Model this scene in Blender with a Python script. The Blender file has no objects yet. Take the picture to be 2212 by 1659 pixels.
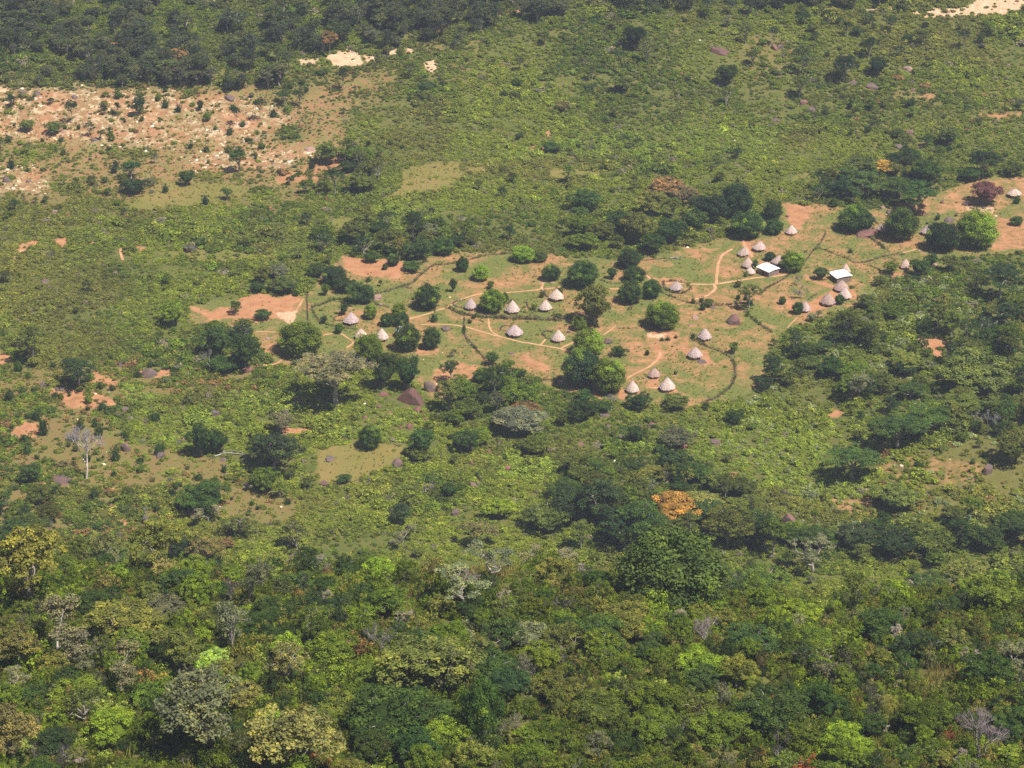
import bpy, math, random, time
import numpy as np
from mathutils import Vector

T0 = time.time()


def clock(what):
    print('CLOCK', what, round(time.time() - T0, 1), flush=True)


random.seed(7)
RNG = np.random.default_rng(7)
C = bpy.context.scene.collection
SC = bpy.context.scene

# ------------------------------------------------------------------ camera, sky, sun
CAM_Z = 350.0
DEP = math.radians(27.0)
HF = math.radians(25.0)
cam = bpy.data.cameras.new("camera")
cam.sensor_fit = 'HORIZONTAL'
cam.angle = HF
cam.clip_start = 1.0
cam.clip_end = 12000.0
cam_o = bpy.data.objects.new("camera", cam)
C.objects.link(cam_o)
cam_o.location = (0, 0, CAM_Z)
cam_o.rotation_euler = (math.pi / 2 - DEP, 0, 0)
SC.camera = cam_o

SUN_EL = math.radians(62.0)
SUN_DIR = Vector((0.78, -0.52, 0)).normalized()          # towards the sun, in plan
world = bpy.data.worlds.new("World")
SC.world = world
world.use_nodes = True
wn = world.node_tree
bg = wn.nodes["Background"]
sky = wn.nodes.new("ShaderNodeTexSky")
sky.sky_type = 'NISHITA'
sky.sun_disc = False
sky.sun_elevation = SUN_EL
sky.sun_rotation = math.atan2(SUN_DIR.x, SUN_DIR.y)
sky.altitude = 600
wn.links.new(sky.outputs[0], bg.inputs[0])
bg.inputs[1].default_value = 0.05
sun = bpy.data.lights.new("sun", 'SUN')
sun.energy = 5.0
sun.angle = math.radians(0.5)
sun.color = (1.0, 0.925, 0.81)
sun_o = bpy.data.objects.new("sun", sun)
C.objects.link(sun_o)
d = Vector((SUN_DIR.x * math.cos(SUN_EL), SUN_DIR.y * math.cos(SUN_EL), math.sin(SUN_EL)))
sun_o.rotation_euler = d.to_track_quat('Z', 'Y').to_euler()

SC.view_settings.view_transform = 'Standard'
SC.view_settings.look = 'None'
SC.view_settings.gamma = 1.0
SC.view_settings.exposure = 0.58
SC.cycles.max_bounces = 5
SC.cycles.diffuse_bounces = 2
SC.cycles.glossy_bounces = 2
SC.cycles.transmission_bounces = 3
SC.cycles.volume_bounces = 0
SC.cycles.use_denoising = False
SC.cycles.sample_clamp_indirect = 6.0
SC.cycles.use_adaptive_sampling = True
SC.cycles.adaptive_threshold = 0.02

# ------------------------------------------------------------------ view maths: U = pixels of a 2212 x 1659 frame
W, H = 2212.0, 1659.0
TH = math.tan(HF / 2)
TV = TH * 0.75
FW = np.array([0, math.cos(DEP), -math.sin(DEP)])
UP = np.array([0, math.sin(DEP), math.cos(DEP)])
CP = np.array([0, 0, CAM_Z])


def project(P):
    P = np.asarray(P, float) - CP
    dep = P @ FW
    dep = np.where(np.abs(dep) < 1e-3, 1e-3, dep)
    u = (P[..., 0] / dep / TH * 0.5 + 0.5) * W
    v = (0.5 - (P @ UP) / dep / TV * 0.5) * H
    return u, v, dep


# ------------------------------------------------------------------ noise
_TAB = {}


def vnoise(x, y, scale, seed):
    """Smooth value noise in about -1..1."""
    r = _TAB.get(seed)
    if r is None:
        r = _TAB[seed] = np.random.default_rng(seed).random((256, 256)) * 2 - 1
    x = np.asarray(x, float) / scale + 1000.0
    y = np.asarray(y, float) / scale + 1000.0
    xi = np.floor(x).astype(int)
    yi = np.floor(y).astype(int)
    fx, fy = x - xi, y - yi
    fx = fx * fx * (3 - 2 * fx)
    fy = fy * fy * (3 - 2 * fy)
    a = r[xi & 255, yi & 255]
    b = r[(xi + 1) & 255, yi & 255]
    c = r[xi & 255, (yi + 1) & 255]
    e = r[(xi + 1) & 255, (yi + 1) & 255]
    return (a * (1 - fx) + b * fx) * (1 - fy) + (c * (1 - fx) + e * fx) * fy


def fbm(x, y, scale, seed, octs=4):
    t, amp, tot = 0, 1.0, 0
    for k in range(octs):
        t = t + amp * vnoise(x, y, scale / 2 ** k, seed + k * 17)
        tot += amp
        amp *= 0.5
    return t / tot


def sstep(a, b, x):
    t = np.clip((x - a) / (b - a), 0, 1)
    return t * t * (3 - 2 * t)


# ------------------------------------------------------------------ terrain
def height(x, y):
    x = np.asarray(x, float)
    y = np.asarray(y, float)
    val = 2.2 * fbm(x, y, 90, 3, 3) + 0.35 * fbm(x, y, 14, 9, 2)
    r = np.maximum(y - 860, 0)
    val = val + 0.13 * r * sstep(0, 160, r) + 6 * fbm(x, y, 220, 5, 2) * sstep(880, 1100, y)
    # a low spur on the right, below the village
    val = val + 9 * np.exp(-((x - 150) / 45) ** 2 - ((y - 630) / 40) ** 2)
    yc = 385 + 7 * fbm(x, y * 0, 50, 21, 2)
    zc = 115 - 5.5 * sstep(-10, 70, x) + 3 * fbm(x, y * 0, 60, 23, 2)
    up = zc + (yc - y) * 0.25 + np.maximum(230 - y, 0) ** 2 * 0.0016 + 1.6 * fbm(x, y, 26, 31, 3)
    dn = zc - (y - yc) * 0.74
    k = 7.0
    hill = -np.log(np.exp(-(up - 100) / k) + np.exp(-(dn - 100) / k)) * k + 100
    k2 = 4.0
    m = np.maximum(hill, val)
    return m + k2 * np.log1p(np.exp(-np.abs(hill - val) / k2)) * sstep(30, 8, np.abs(hill - val))


def cast(u, v):
    """Points of the U frame -> points on the ground."""
    u = np.atleast_1d(np.asarray(u, float))
    v = np.atleast_1d(np.asarray(v, float))
    D = np.stack([(u / W - 0.5) * 2 * TH, np.zeros_like(u), np.zeros_like(u)], -1)
    ny = (0.5 - v / H) * 2 * TV
    D = D + FW[None] + ny[:, None] * UP[None]
    lo = np.full(u.shape, 200.0)
    hi = np.full(u.shape, 1600.0)
    T = np.arange(230.0, 1600.0, 4.0)
    for i in range(len(u)):
        Q = CP + D[i] * T[:, None]
        und = np.where(Q[:, 2] < height(Q[:, 0], Q[:, 1]))[0]
        if len(und):
            hi[i] = T[und[0]]
            lo[i] = hi[i] - 4
    for _ in range(14):
        mid = (lo + hi) / 2
        P = CP + D * mid[:, None]
        und = P[:, 2] < height(P[:, 0], P[:, 1])
        hi = np.where(und, mid, hi)
        lo = np.where(und, lo, mid)
    P = CP + D * hi[:, None]
    P[:, 2] = height(P[:, 0], P[:, 1])
    return P


def upm(P):
    """U per metre at a point, and the depression of the sight line."""
    dd = np.asarray(P, float) - CP
    dep = dd @ FW
    ang = np.arctan2(-dd[..., 2], np.hypot(dd[..., 0], dd[..., 1]))
    return W / (2 * dep * TH), ang


# ------------------------------------------------------------------ ground cover map
MW, MH = 1106, 830
gu, gv = np.meshgrid(np.arange(MW) * 2.0 + 1, np.arange(MH) * 2.0 + 1)
wu = gu + 9 * fbm(gu, gv, 40, 101, 4) + 3 * fbm(gu, gv, 9, 105, 2)
wv = gv + 6 * fbm(gu, gv, 40, 111, 4) + 2 * fbm(gu, gv, 9, 115, 2)


def poly(pts):
    inside = np.zeros(wu.shape, bool)
    n = len(pts)
    for i in range(n):
        x1, y1 = pts[i]
        x2, y2 = pts[(i + 1) % n]
        if y1 == y2:
            continue
        c = ((y1 > wv) != (y2 > wv)) & (wu < (x2 - x1) * (wv - y1) / (y2 - y1) + x1)
        inside ^= c
    return inside


def blur(a, n=1):
    for _ in range(n):
        p = np.pad(a, 1, mode='edge')
        a = (p[:-2, 1:-1] + p[2:, 1:-1] + p[1:-1, :-2] + p[1:-1, 2:] + 2 * p[1:-1, 1:-1]) / 6
    return a


def wide(a, r, n=2):
    for _ in range(n):
        for ax in (0, 1):
            p = np.pad(a, [(r + 1, r) if k == ax else (0, 0) for k in (0, 1)], mode='edge')
            c = np.cumsum(p, axis=ax)
            a = (np.take(c, range(2 * r + 1, c.shape[ax]), ax) - np.take(c, range(0, c.shape[ax] - 2 * r - 1), ax)) / (2 * r + 1)
    return a


def layer(items, soft=1):
    m = np.zeros(wu.shape)
    for s, pts in items:
        m = np.maximum(m, poly(pts) * s)
    return blur(m, soft)


VILLAGE = [(405, 662), (520, 640), (660, 640), (735, 556), (870, 560), (960, 545), (1110, 545), (1330, 560), (1395, 560),
           (1480, 535), (1590, 505), (1640, 470), (1690, 440), (1800, 445), (1900, 450), (2040, 410), (2110, 384), (2260, 380),
           (2260, 540), (2050, 560), (2040, 575), (1980, 590), (1900, 602), (1885, 640), (1850, 660), (1800, 672), (1760, 690),
           (1690, 715), (1660, 760), (1665, 810), (1620, 850), (1540, 872), (1440, 885), (1340, 866), (1200, 846), (1170, 830),
           (1120, 800), (1050, 800), (970, 845), (960, 860), (930, 862), (890, 820), (830, 800), (720, 790), (600, 790),
           (560, 760), (545, 715), (420, 700)]
SOIL = [
    (1, [(735, 556), (865, 562), (872, 596), (828, 600), (765, 597), (743, 581)]),
    (1, [(405, 663), (450, 670), (500, 662), (520, 640), (570, 632), (605, 645), (640, 640), (655, 652), (630, 664), (648, 676), (625, 685), (622, 702), (590, 688), (560, 700), (520, 684), (470, 692), (430, 680)]),
    (.7, [(895, 752), (950, 750), (945, 766), (900, 768)]),
    (.75, [(985, 774), (1060, 799), (1028, 822), (988, 820), (940, 830), (930, 800)]),
    (.8, [(1121, 765), (1190, 790), (1170, 807), (1133, 790)]),
    (.9, [(1396, 708), (1470, 718), (1460, 733), (1403, 728)]),
    (1, [(1471, 753), (1521, 758), (1543, 787), (1520, 785), (1478, 768)]),
    (1, [(1391, 830), (1426, 812), (1424, 828), (1460, 835), (1468, 850), (1440, 848)]),
    (1, [(1340, 815), (1354, 860), (1333, 862)]),
    (.9, [(1231, 838), (1303, 853), (1296, 870), (1231, 848)]),
    (.9, [(1408, 740), (1432, 748), (1430, 776), (1418, 775)]),
    (.5, [(1358, 728), (1496, 728), (1471, 765), (1396, 800), (1353, 778)]),
    (.45, [(1466, 665), (1616, 665), (1608, 708), (1496, 715)]),
    (.85, [(1693, 441), (1758, 448), (1740, 486), (1723, 500), (1698, 480)]),
    (1, [(1635, 557), (1680, 562), (1688, 575), (1640, 572)]),
    (.9, [(1683, 582), (1706, 588), (1680, 598), (1660, 598)]),
    (1, [(1733, 581), (1758, 606), (1786, 612), (1815, 622), (1850, 632), (1856, 646), (1830, 652), (1798, 662), (1748, 675), (1698, 670), (1696, 654), (1748, 654), (1773, 641), (1800, 628), (1770, 616), (1740, 600)]),
    (1, [(1600, 508), (1623, 516), (1632, 546), (1620, 555), (1606, 536)]),
    (.6, [(1473, 536), (1563, 536), (1500, 560)]),
    (.85, [(1396, 598), (1473, 606), (1478, 612), (1428, 614)]),
    (.5, [(2044, 411), (2094, 384), (2260, 380), (2260, 420), (2100, 470), (2040, 450)]),
    (.7, [(2149, 468), (2260, 476), (2260, 530), (2134, 545), (2154, 506)]),
    (.9, [(1924, 589), (1956, 586), (1955, 598), (1926, 599)]),
    (.85, [(90, 838), (190, 843), (258, 872), (240, 882), (150, 882)]),
    (.9, [(15, 938), (60, 908), (112, 920), (70, 947), (25, 950)]),
    (1, [(-40, 740), (25, 768), (20, 785), (-40, 790)]),
    (1, [(606, 923), (675, 925), (668, 941), (615, 941)]),
    (.85, [(285, 800), (390, 800), (372, 818), (300, 812)]),
    (.8, [(205, 800), (262, 830), (250, 842), (195, 830)]),
    (1, [(1303, 1018), (1342, 1018), (1318, 1038)]),
    (.9, [(1542, 1018), (1592, 1022), (1588, 1042), (1548, 1034)]),
    (.95, [(1970, 722), (2062, 738), (2032, 778), (2008, 762)]),
    (.40, [(1890, 985), (2010, 980), (2135, 1000), (2100, 1045), (1990, 1062), (1900, 1030)]),
    (.5, [(1795, 1078), (1885, 1070), (1895, 1115), (1800, 1115)]),
    (.8, [(1830, 888), (1806, 905), (1780, 900), (1800, 885)]),
    (.8, [(1838, 840), (1862, 838), (1850, 858), (1835, 855)]),
    (.8, [(35, 535), (85, 512), (80, 530), (45, 550)]),
    (.9, [(115, 520), (150, 515), (148, 535), (125, 535)]),
    (.7, [(190, 515), (208, 515), (205, 527), (188, 527)]),
    (.7, [(275, 527), (310, 530), (330, 540), (300, 542)]),
    (.6, [(970, 488), (1003, 489), (1000, 503), (975, 500)]),
    (.7, [(1175, 275), (1196, 282), (1192, 300), (1180, 296)]),
    (.6, [(1145, 310), (1190, 318), (1180, 330), (1140, 325)]),
    (.7, [(1226, 320), (1250, 322), (1240, 342), (1224, 338)]),
    (.7, [(590, 380), (735, 340), (750, 360), (690, 395), (600, 400)]),
    (.8, [(2110, 245), (2210, 243), (2205, 252), (2115, 253)]),
    (.7, [(1985, 205), (2020, 200), (2016, 214), (1980, 214)]),
    (.7, [(1095, 20), (1170, 8), (1220, 5), (1215, 20), (1110, 30)]),
    (.6, [(1075, 25), (1103, 22), (1098, 40), (1078, 38)]),
    (.7, [(400, 1110), (415, 1085), (440, 1095), (425, 1120)]),
    (.7, [(250, 1125), (290, 1118), (285, 1135), (250, 1135)]),
    (.7, [(1676, 1130), (1760, 1135), (1755, 1150), (1690, 1150)]),
]
PALE = [
    (.8, [(592, 680), (645, 672), (643, 694), (620, 702)]),
    (1, [(703, 118), (755, 105), (780, 118), (785, 138), (740, 150), (705, 135)]),
    (.8, [(645, 128), (685, 120), (690, 142), (655, 144)]),
    (.9, [(790, 118), (822, 110), (814, 135), (792, 137)]),
    (.9, [(833, 117), (862, 100), (857, 124)]),
    (.7, [(873, 105), (894, 103), (888, 122)]),
    (.9, [(913, 135), (947, 130), (940, 155), (925, 158)]),
    (1, [(1962, 26), (2010, 22), (2060, 16), (2120, 2), (2212, -12), (2260, -12), (2260, 26), (2100, 33), (1970, 36)]),
    (.8, [(1866, 18), (1930, 17), (1935, 22), (1870, 24)]),
    (.9, [(-30, 190), (12, 186), (20, 196), (-30, 206)]),
    (.9, [(652, 320), (690, 316), (692, 326), (655, 330)]),
    (.9, [(510, 263), (542, 261), (540, 275), (512, 274)]),
    (.8, [(5, 127), (28, 122), (26, 142), (0, 142)]),
    (.6, [(2085, 440), (2150, 445), (2150, 462), (2090, 455)]),
    (.8, [(1396, 716), (1440, 720), (1430, 730), (1400, 728)]),
    (.8, [(1160, 603), (1196, 603), (1192, 612), (1165, 614)]),
    (.6, [(28, 546), (52, 538), (58, 540), (40, 556), (30, 560)]),
]
STONY = [
    (1, [(-30, 188), (120, 198), (250, 203), (330, 203), (470, 210), (565, 230), (640, 258), (545, 302), (430, 302), (330, 312), (220, 302), (130, 302), (-30, 290)]),
    (.9, [(-30, 365), (80, 368), (115, 400), (70, 412), (-30, 412)]),
    (.9, [(395, 352), (500, 325), (620, 318), (700, 330), (600, 370), (420, 372)]),
]
DRY = [
    (1, [(-30, 185), (520, 195), (700, 190), (830, 230), (700, 240), (760, 330), (745, 400), (600, 420), (300, 425), (-30, 425)]),
    (.8, [(820, 120), (1100, 105), (1120, 150), (950, 160), (870, 150)]),
    (.9, [(690, 175), (860, 175), (840, 215), (700, 240)]),
    (.6, [(1560, 95), (1720, 80), (1730, 130), (1600, 150)]),
    (.5, [(1860, 180), (2080, 190), (2200, 250), (2100, 280), (1880, 250)]),
]
GRASS = [
    (1, [(812, 434), (865, 405), (870, 365), (930, 350), (990, 348), (1002, 375), (985, 402), (900, 422)]),
    (1, [(1003, 358), (1050, 360), (1048, 372), (1005, 372)]),
    (1, [(1183, 362), (1302, 365), (1297, 387), (1190, 384)]),
    (1, [(265, 452), (350, 393), (520, 400), (545, 410), (460, 440), (350, 454)]),
    (.8, [(325, 545), (470, 535), (580, 545), (610, 562), (480, 565), (400, 560)]),
    (.9, [(700, 478), (740, 468), (785, 480), (770, 503), (700, 503)]),
    (1, [(680, 972), (780, 948), (872, 960), (862, 1000), (810, 1022), (740, 1050), (690, 1040)]),
    (.8, [(1845, 345), (1865, 335), (1870, 355), (1850, 358)]),
    (.8, [(1700, 390), (1770, 362), (1790, 365), (1745, 385)]),
]
MOTTLED = [
    (1, [(-30, 740), (60, 805), (290, 765), (430, 800), (560, 790), (620, 830), (560, 850), (300, 850), (220, 890), (280, 960), (480, 990), (520, 1040), (650, 1080), (640, 1120), (560, 1130), (300, 1180), (-30, 1180)]),
    (.35, [(1890, 950), (2212, 950), (2260, 1060), (2100, 1120), (1890, 1120)]),
]
FOREST = [
    (1, [(-30, -30), (2260, -30), (2260, -5), (2120, 0), (1880, 15), (1500, 25), (1250, 5), (1180, 45), (1100, 75), (1020, 110), (900, 110), (760, 100), (650, 115), (640, 150), (720, 175), (600, 190), (-30, 180)]),
    (.4, [(0, 425), (230, 400), (330, 400), (270, 450), (-30, 460)]),
    (.9, [(640, 410), (700, 350), (860, 330), (870, 400), (810, 430), (640, 430)]),
    (.9, [(740, 560), (860, 475), (1010, 500), (1010, 560), (880, 590)]),
    (.6, [(1180, 520), (1260, 440), (1400, 400), (1600, 390), (1660, 440), (1630, 520), (1480, 550), (1300, 580)]),
    (1, [(1730, 420), (1800, 370), (1960, 350), (2060, 400), (2030, 440), (1960, 460), (1800, 450)]),
    (.5, [(940, 870), (1050, 800), (1190, 850), (1330, 880), (1300, 930), (1120, 990), (980, 960)]),
    (.9, [(1200, 1010), (1450, 990), (1600, 1060), (1720, 1130), (2260, 1130), (2260, 1230), (1200, 1200)]),
    (.5, [(1680, 730), (1850, 670), (2260, 560), (2260, 960), (1900, 960), (1750, 880), (1600, 900), (1640, 830)]),
    (.8, [(-30, 1080), (90, 1060), (130, 1130), (60, 1180), (-30, 1190)]),
    (.8, [(420, 690), (560, 690), (580, 790), (440, 810)]),
    (.6, [(780, 430), (1000, 480), (760, 560), (620, 600), (580, 560)]),
]
M_vil = layer([(1, VILLAGE)], 2)
M_soil = layer(SOIL, 4)
M_pale = layer(PALE, 2)
M_stony = wide(layer(STONY, 1), 7)
M_dry = wide(layer(DRY, 1), 22)
nz = fbm(gu, gv * 2.2, 60, 171, 4)
M_stony = np.clip(M_stony * (1.35 + 1.3 * nz), 0, 1)
M_dry = np.clip(M_dry * (1.05 + 1.9 * fbm(gu, gv * 2.2, 90, 181, 4)), 0, 1)
M_grass = layer(GRASS, 4)
M_mot = layer(MOTTLED, 3)
M_for = np.clip(wide(layer(FOREST, 1), 15) * (1.0 + 0.9 * fbm(gu, gv * 2.0, 70, 191, 3)), 0, 1)
M_soil_soft = blur(M_soil, 3)
for M in (M_soil, M_pale, M_grass, M_dry, M_stony, M_mot):
    M[MH * 1165 // 1659:, :] *= 0


def look(M, u, v):
    i = np.clip((np.asarray(u) / 2).astype(int), 0, MW - 1)
    j = np.clip((np.asarray(v) / 2).astype(int), 0, MH - 1)
    return M[j, i]


# ------------------------------------------------------------------ node helpers
def new_mat(name):
    m = bpy.data.materials.new(name)
    m.use_nodes = True
    nt = m.node_tree
    for n in list(nt.nodes):
        nt.nodes.remove(n)
    out = nt.nodes.new("ShaderNodeOutputMaterial")
    return m, nt, out


def N(nt, t, **k):
    n = nt.nodes.new(t)
    for a, b in k.items():
        setattr(n, a, b)
    return n


def setin(nt, n, i, v):
    if hasattr(v, "is_output") or isinstance(v, bpy.types.NodeSocket):
        nt.links.new(v, n.inputs[i])
    else:
        n.inputs[i].default_value = v


def math_n(nt, op, a, b=0.0, clamp=False):
    n = N(nt, "ShaderNodeMath", operation=op, use_clamp=clamp)
    setin(nt, n, 0, a)
    setin(nt, n, 1, b)
    return n.outputs[0]


def mixc(nt, f, a, b, mode='MIX'):
    n = N(nt, "ShaderNodeMix", data_type='RGBA', blend_type=mode)
    setin(nt, n, 0, f)
    for i, v in ((6, a), (7, b)):
        if isinstance(v, tuple):
            v = (v[0], v[1], v[2], 1)
        setin(nt, n, i, v)
    return n.outputs[2]


def noise_n(nt, vec, scale, detail=3.0, rough=0.6):
    n = N(nt, "ShaderNodeTexNoise")
    n.inputs["Scale"].default_value = scale
    n.inputs["Detail"].default_value = detail
    n.inputs["Roughness"].default_value = rough
    if vec is not None:
        nt.links.new(vec, n.inputs["Vector"])
    return n.outputs["Fac"]


def ramp(nt, f, a, b):
    n = N(nt, "ShaderNodeMapRange", clamp=True)
    setin(nt, n, 0, f)
    n.inputs[1].default_value = a
    n.inputs[2].default_value = b
    return n.outputs[0]


def attr_n(nt, name, kind='GEOMETRY'):
    n = N(nt, "ShaderNodeAttribute", attribute_type=kind)
    n.attribute_name = name
    return n


def principled(nt, out, col, rough=0.85, spec=0.2, bump=None, bstr=0.4, bdist=0.1, metal=0.0):
    p = N(nt, "ShaderNodeBsdfPrincipled")
    setin(nt, p, "Base Color", col if not isinstance(col, tuple) else (*col, 1))
    setin(nt, p, "Roughness", rough)
    p.inputs["Specular IOR Level"].default_value = spec
    p.inputs["Metallic"].default_value = metal
    if bump is not None:
        b = N(nt, "ShaderNodeBump")
        b.inputs["Strength"].default_value = bstr
        b.inputs["Distance"].default_value = bdist
        nt.links.new(bump, b.inputs["Height"])
        nt.links.new(b.outputs[0], p.inputs["Normal"])
    nt.links.new(p.outputs[0], out.inputs[0])
    return p


# ------------------------------------------------------------------ materials
def leaf_material(name, instanced):
    m, nt, out = new_mat(name)
    if instanced:
        base = attr_n(nt, "tint", 'INSTANCER').outputs["Color"]
    else:
        base = N(nt, "ShaderNodeObjectInfo").outputs["Color"]
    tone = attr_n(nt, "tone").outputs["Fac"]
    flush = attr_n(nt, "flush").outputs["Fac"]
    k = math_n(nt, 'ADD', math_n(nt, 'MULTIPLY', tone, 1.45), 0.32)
    cc = N(nt, "ShaderNodeCombineColor")
    for i in range(3):
        nt.links.new(k, cc.inputs[i])
    c = mixc(nt, 1.0, base, cc.outputs[0], 'MULTIPLY')
    yel = mixc(nt, 1.0, c, (1.45, 1.2, 0.7), 'MULTIPLY')
    c = mixc(nt, ramp(nt, tone, 0.55, 1.0), c, yel)
    fc = mixc(nt, tone, (0.20, 0.36, 0.03), (0.40, 0.52, 0.05))
    c = mixc(nt, flush, c, fc)
    p = N(nt, "ShaderNodeBsdfPrincipled")
    nt.links.new(c, p.inputs["Base Color"])
    p.inputs["Roughness"].default_value = 0.55
    p.inputs["Specular IOR Level"].default_value = 0.06
    t = N(nt, "ShaderNodeBsdfTranslucent")
    tc = mixc(nt, 1.0, c, (1.25, 1.25, 0.6), 'MULTIPLY')
    nt.links.new(tc, t.inputs[0])
    mx = N(nt, "ShaderNodeMixShader")
    mx.inputs[0].default_value = 0.22
    nt.links.new(p.outputs[0], mx.inputs[1])
    nt.links.new(t.outputs[0], mx.inputs[2])
    nt.links.new(mx.outputs[0], out.inputs[0])
    return m


LEAF = leaf_material("foliage", False)
LEAF_I = leaf_material("foliage_scattered", True)


def simple_mat(name, c1, c2, scale, rough=0.85, spec=0.15, bstr=0.5, bdist=0.1, detail=4.0, info=False):
    m, nt, out = new_mat(name)
    tc = N(nt, "ShaderNodeTexCoord").outputs["Object"]
    f = noise_n(nt, tc, scale, detail)
    c = mixc(nt, ramp(nt, f, 0.35, 0.65), c1, c2)
    if info:
        c = mixc(nt, 1.0, c, N(nt, "ShaderNodeObjectInfo").outputs["Color"], 'MULTIPLY')
    principled(nt, out, c, rough, spec, f, bstr, bdist)
    return m


BARK = simple_mat("bark", (0.13, 0.105, 0.085), (0.26, 0.22, 0.19), 3.0)
BARK_PALE = simple_mat("pale_bark", (0.32, 0.28, 0.25), (0.47, 0.42, 0.38), 3.0)
BARK_WHITE = simple_mat("bleached_bark", (0.50, 0.44, 0.39), (0.66, 0.60, 0.55), 3.0)
BARK_GREY = simple_mat("grey_bark", (0.24, 0.21, 0.20), (0.40, 0.36, 0.34), 3.0)
TWIG = simple_mat("dead_twigs", (1, 1, 1), (0.75, 0.75, 0.75), 2.0, info=True)
MUD = simple_mat("mud_wall", (0.30, 0.17, 0.10), (0.42, 0.26, 0.17), 2.0)
DARKWOOD = simple_mat("dark_wood", (0.045, 0.03, 0.02), (0.09, 0.06, 0.045), 4.0)
PLASTER = simple_mat("grey_wall", (0.20, 0.15, 0.14), (0.30, 0.23, 0.21), 1.2)


def thatch_mat():
    m, nt, out = new_mat("thatch")
    at = attr_n(nt, "strand").outputs["Vector"]
    mp = N(nt, "ShaderNodeMapping")
    mp.inputs["Scale"].default_value = (26, 2.0, 1)
    nt.links.new(at, mp.inputs[0])
    f = noise_n(nt, mp.outputs[0], 3.0, 4)
    mp2 = N(nt, "ShaderNodeMapping")
    mp2.inputs["Scale"].default_value = (3, 2.0, 1)
    nt.links.new(at, mp2.inputs[0])
    g = noise_n(nt, mp2.outputs[0], 1.5, 3)
    c = mixc(nt, ramp(nt, f, 0.3, 0.7), (0.44, 0.345, 0.325), (0.76, 0.645, 0.615))
    c = mixc(nt, math_n(nt, 'MULTIPLY', ramp(nt, g, 0.42, 0.68), 0.7), c, (0.33, 0.25, 0.235))
    c = mixc(nt, 1.0, c, N(nt, "ShaderNodeObjectInfo").outputs["Color"], 'MULTIPLY')
    principled(nt, out, c, 0.9, 0.1, f, 0.6, 0.06)
    return m


THATCH = thatch_mat()


def metal_mat():
    m, nt, out = new_mat("white_metal_sheet")
    tc = N(nt, "ShaderNodeTexCoord").outputs["Object"]
    f = noise_n(nt, tc, 0.8, 5)
    c = mixc(nt, ramp(nt, f, 0.55, 0.8), (0.84, 0.86, 0.90), (0.70, 0.70, 0.72))
    principled(nt, out, c, 0.35, 0.5)
    return m


METAL = metal_mat()


def rock_mat():
    m, nt, out = new_mat("rock")
    tc = N(nt, "ShaderNodeNewGeometry").outputs["Position"]
    f = noise_n(nt, tc, 0.5, 6, 0.65)
    g = noise_n(nt, tc, 2.2, 4, 0.6)
    c = mixc(nt, ramp(nt, f, 0.38, 0.62), (0.20, 0.115, 0.095), (0.115, 0.09, 0.088))
    c = mixc(nt, math_n(nt, 'MULTIPLY', ramp(nt, g, 0.5, 0.75), 0.45), c, (0.30, 0.23, 0.20))
    c = mixc(nt, 1.0, c, N(nt, "ShaderNodeObjectInfo").outputs["Color"], 'MULTIPLY')
    principled(nt, out, c, 0.85, 0.2, g, 0.6, 0.15)
    return m


ROCK = rock_mat()


def path_mat():
    m, nt, out = new_mat("trodden_earth")
    p = N(nt, "ShaderNodeNewGeometry").outputs["Position"]
    f = noise_n(nt, p, 0.35, 4)
    c = mixc(nt, ramp(nt, f, 0.35, 0.65), (0.47, 0.24, 0.125), (0.57, 0.33, 0.185))
    principled(nt, out, c, 0.95, 0.05)
    return m


PATH = path_mat()


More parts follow.
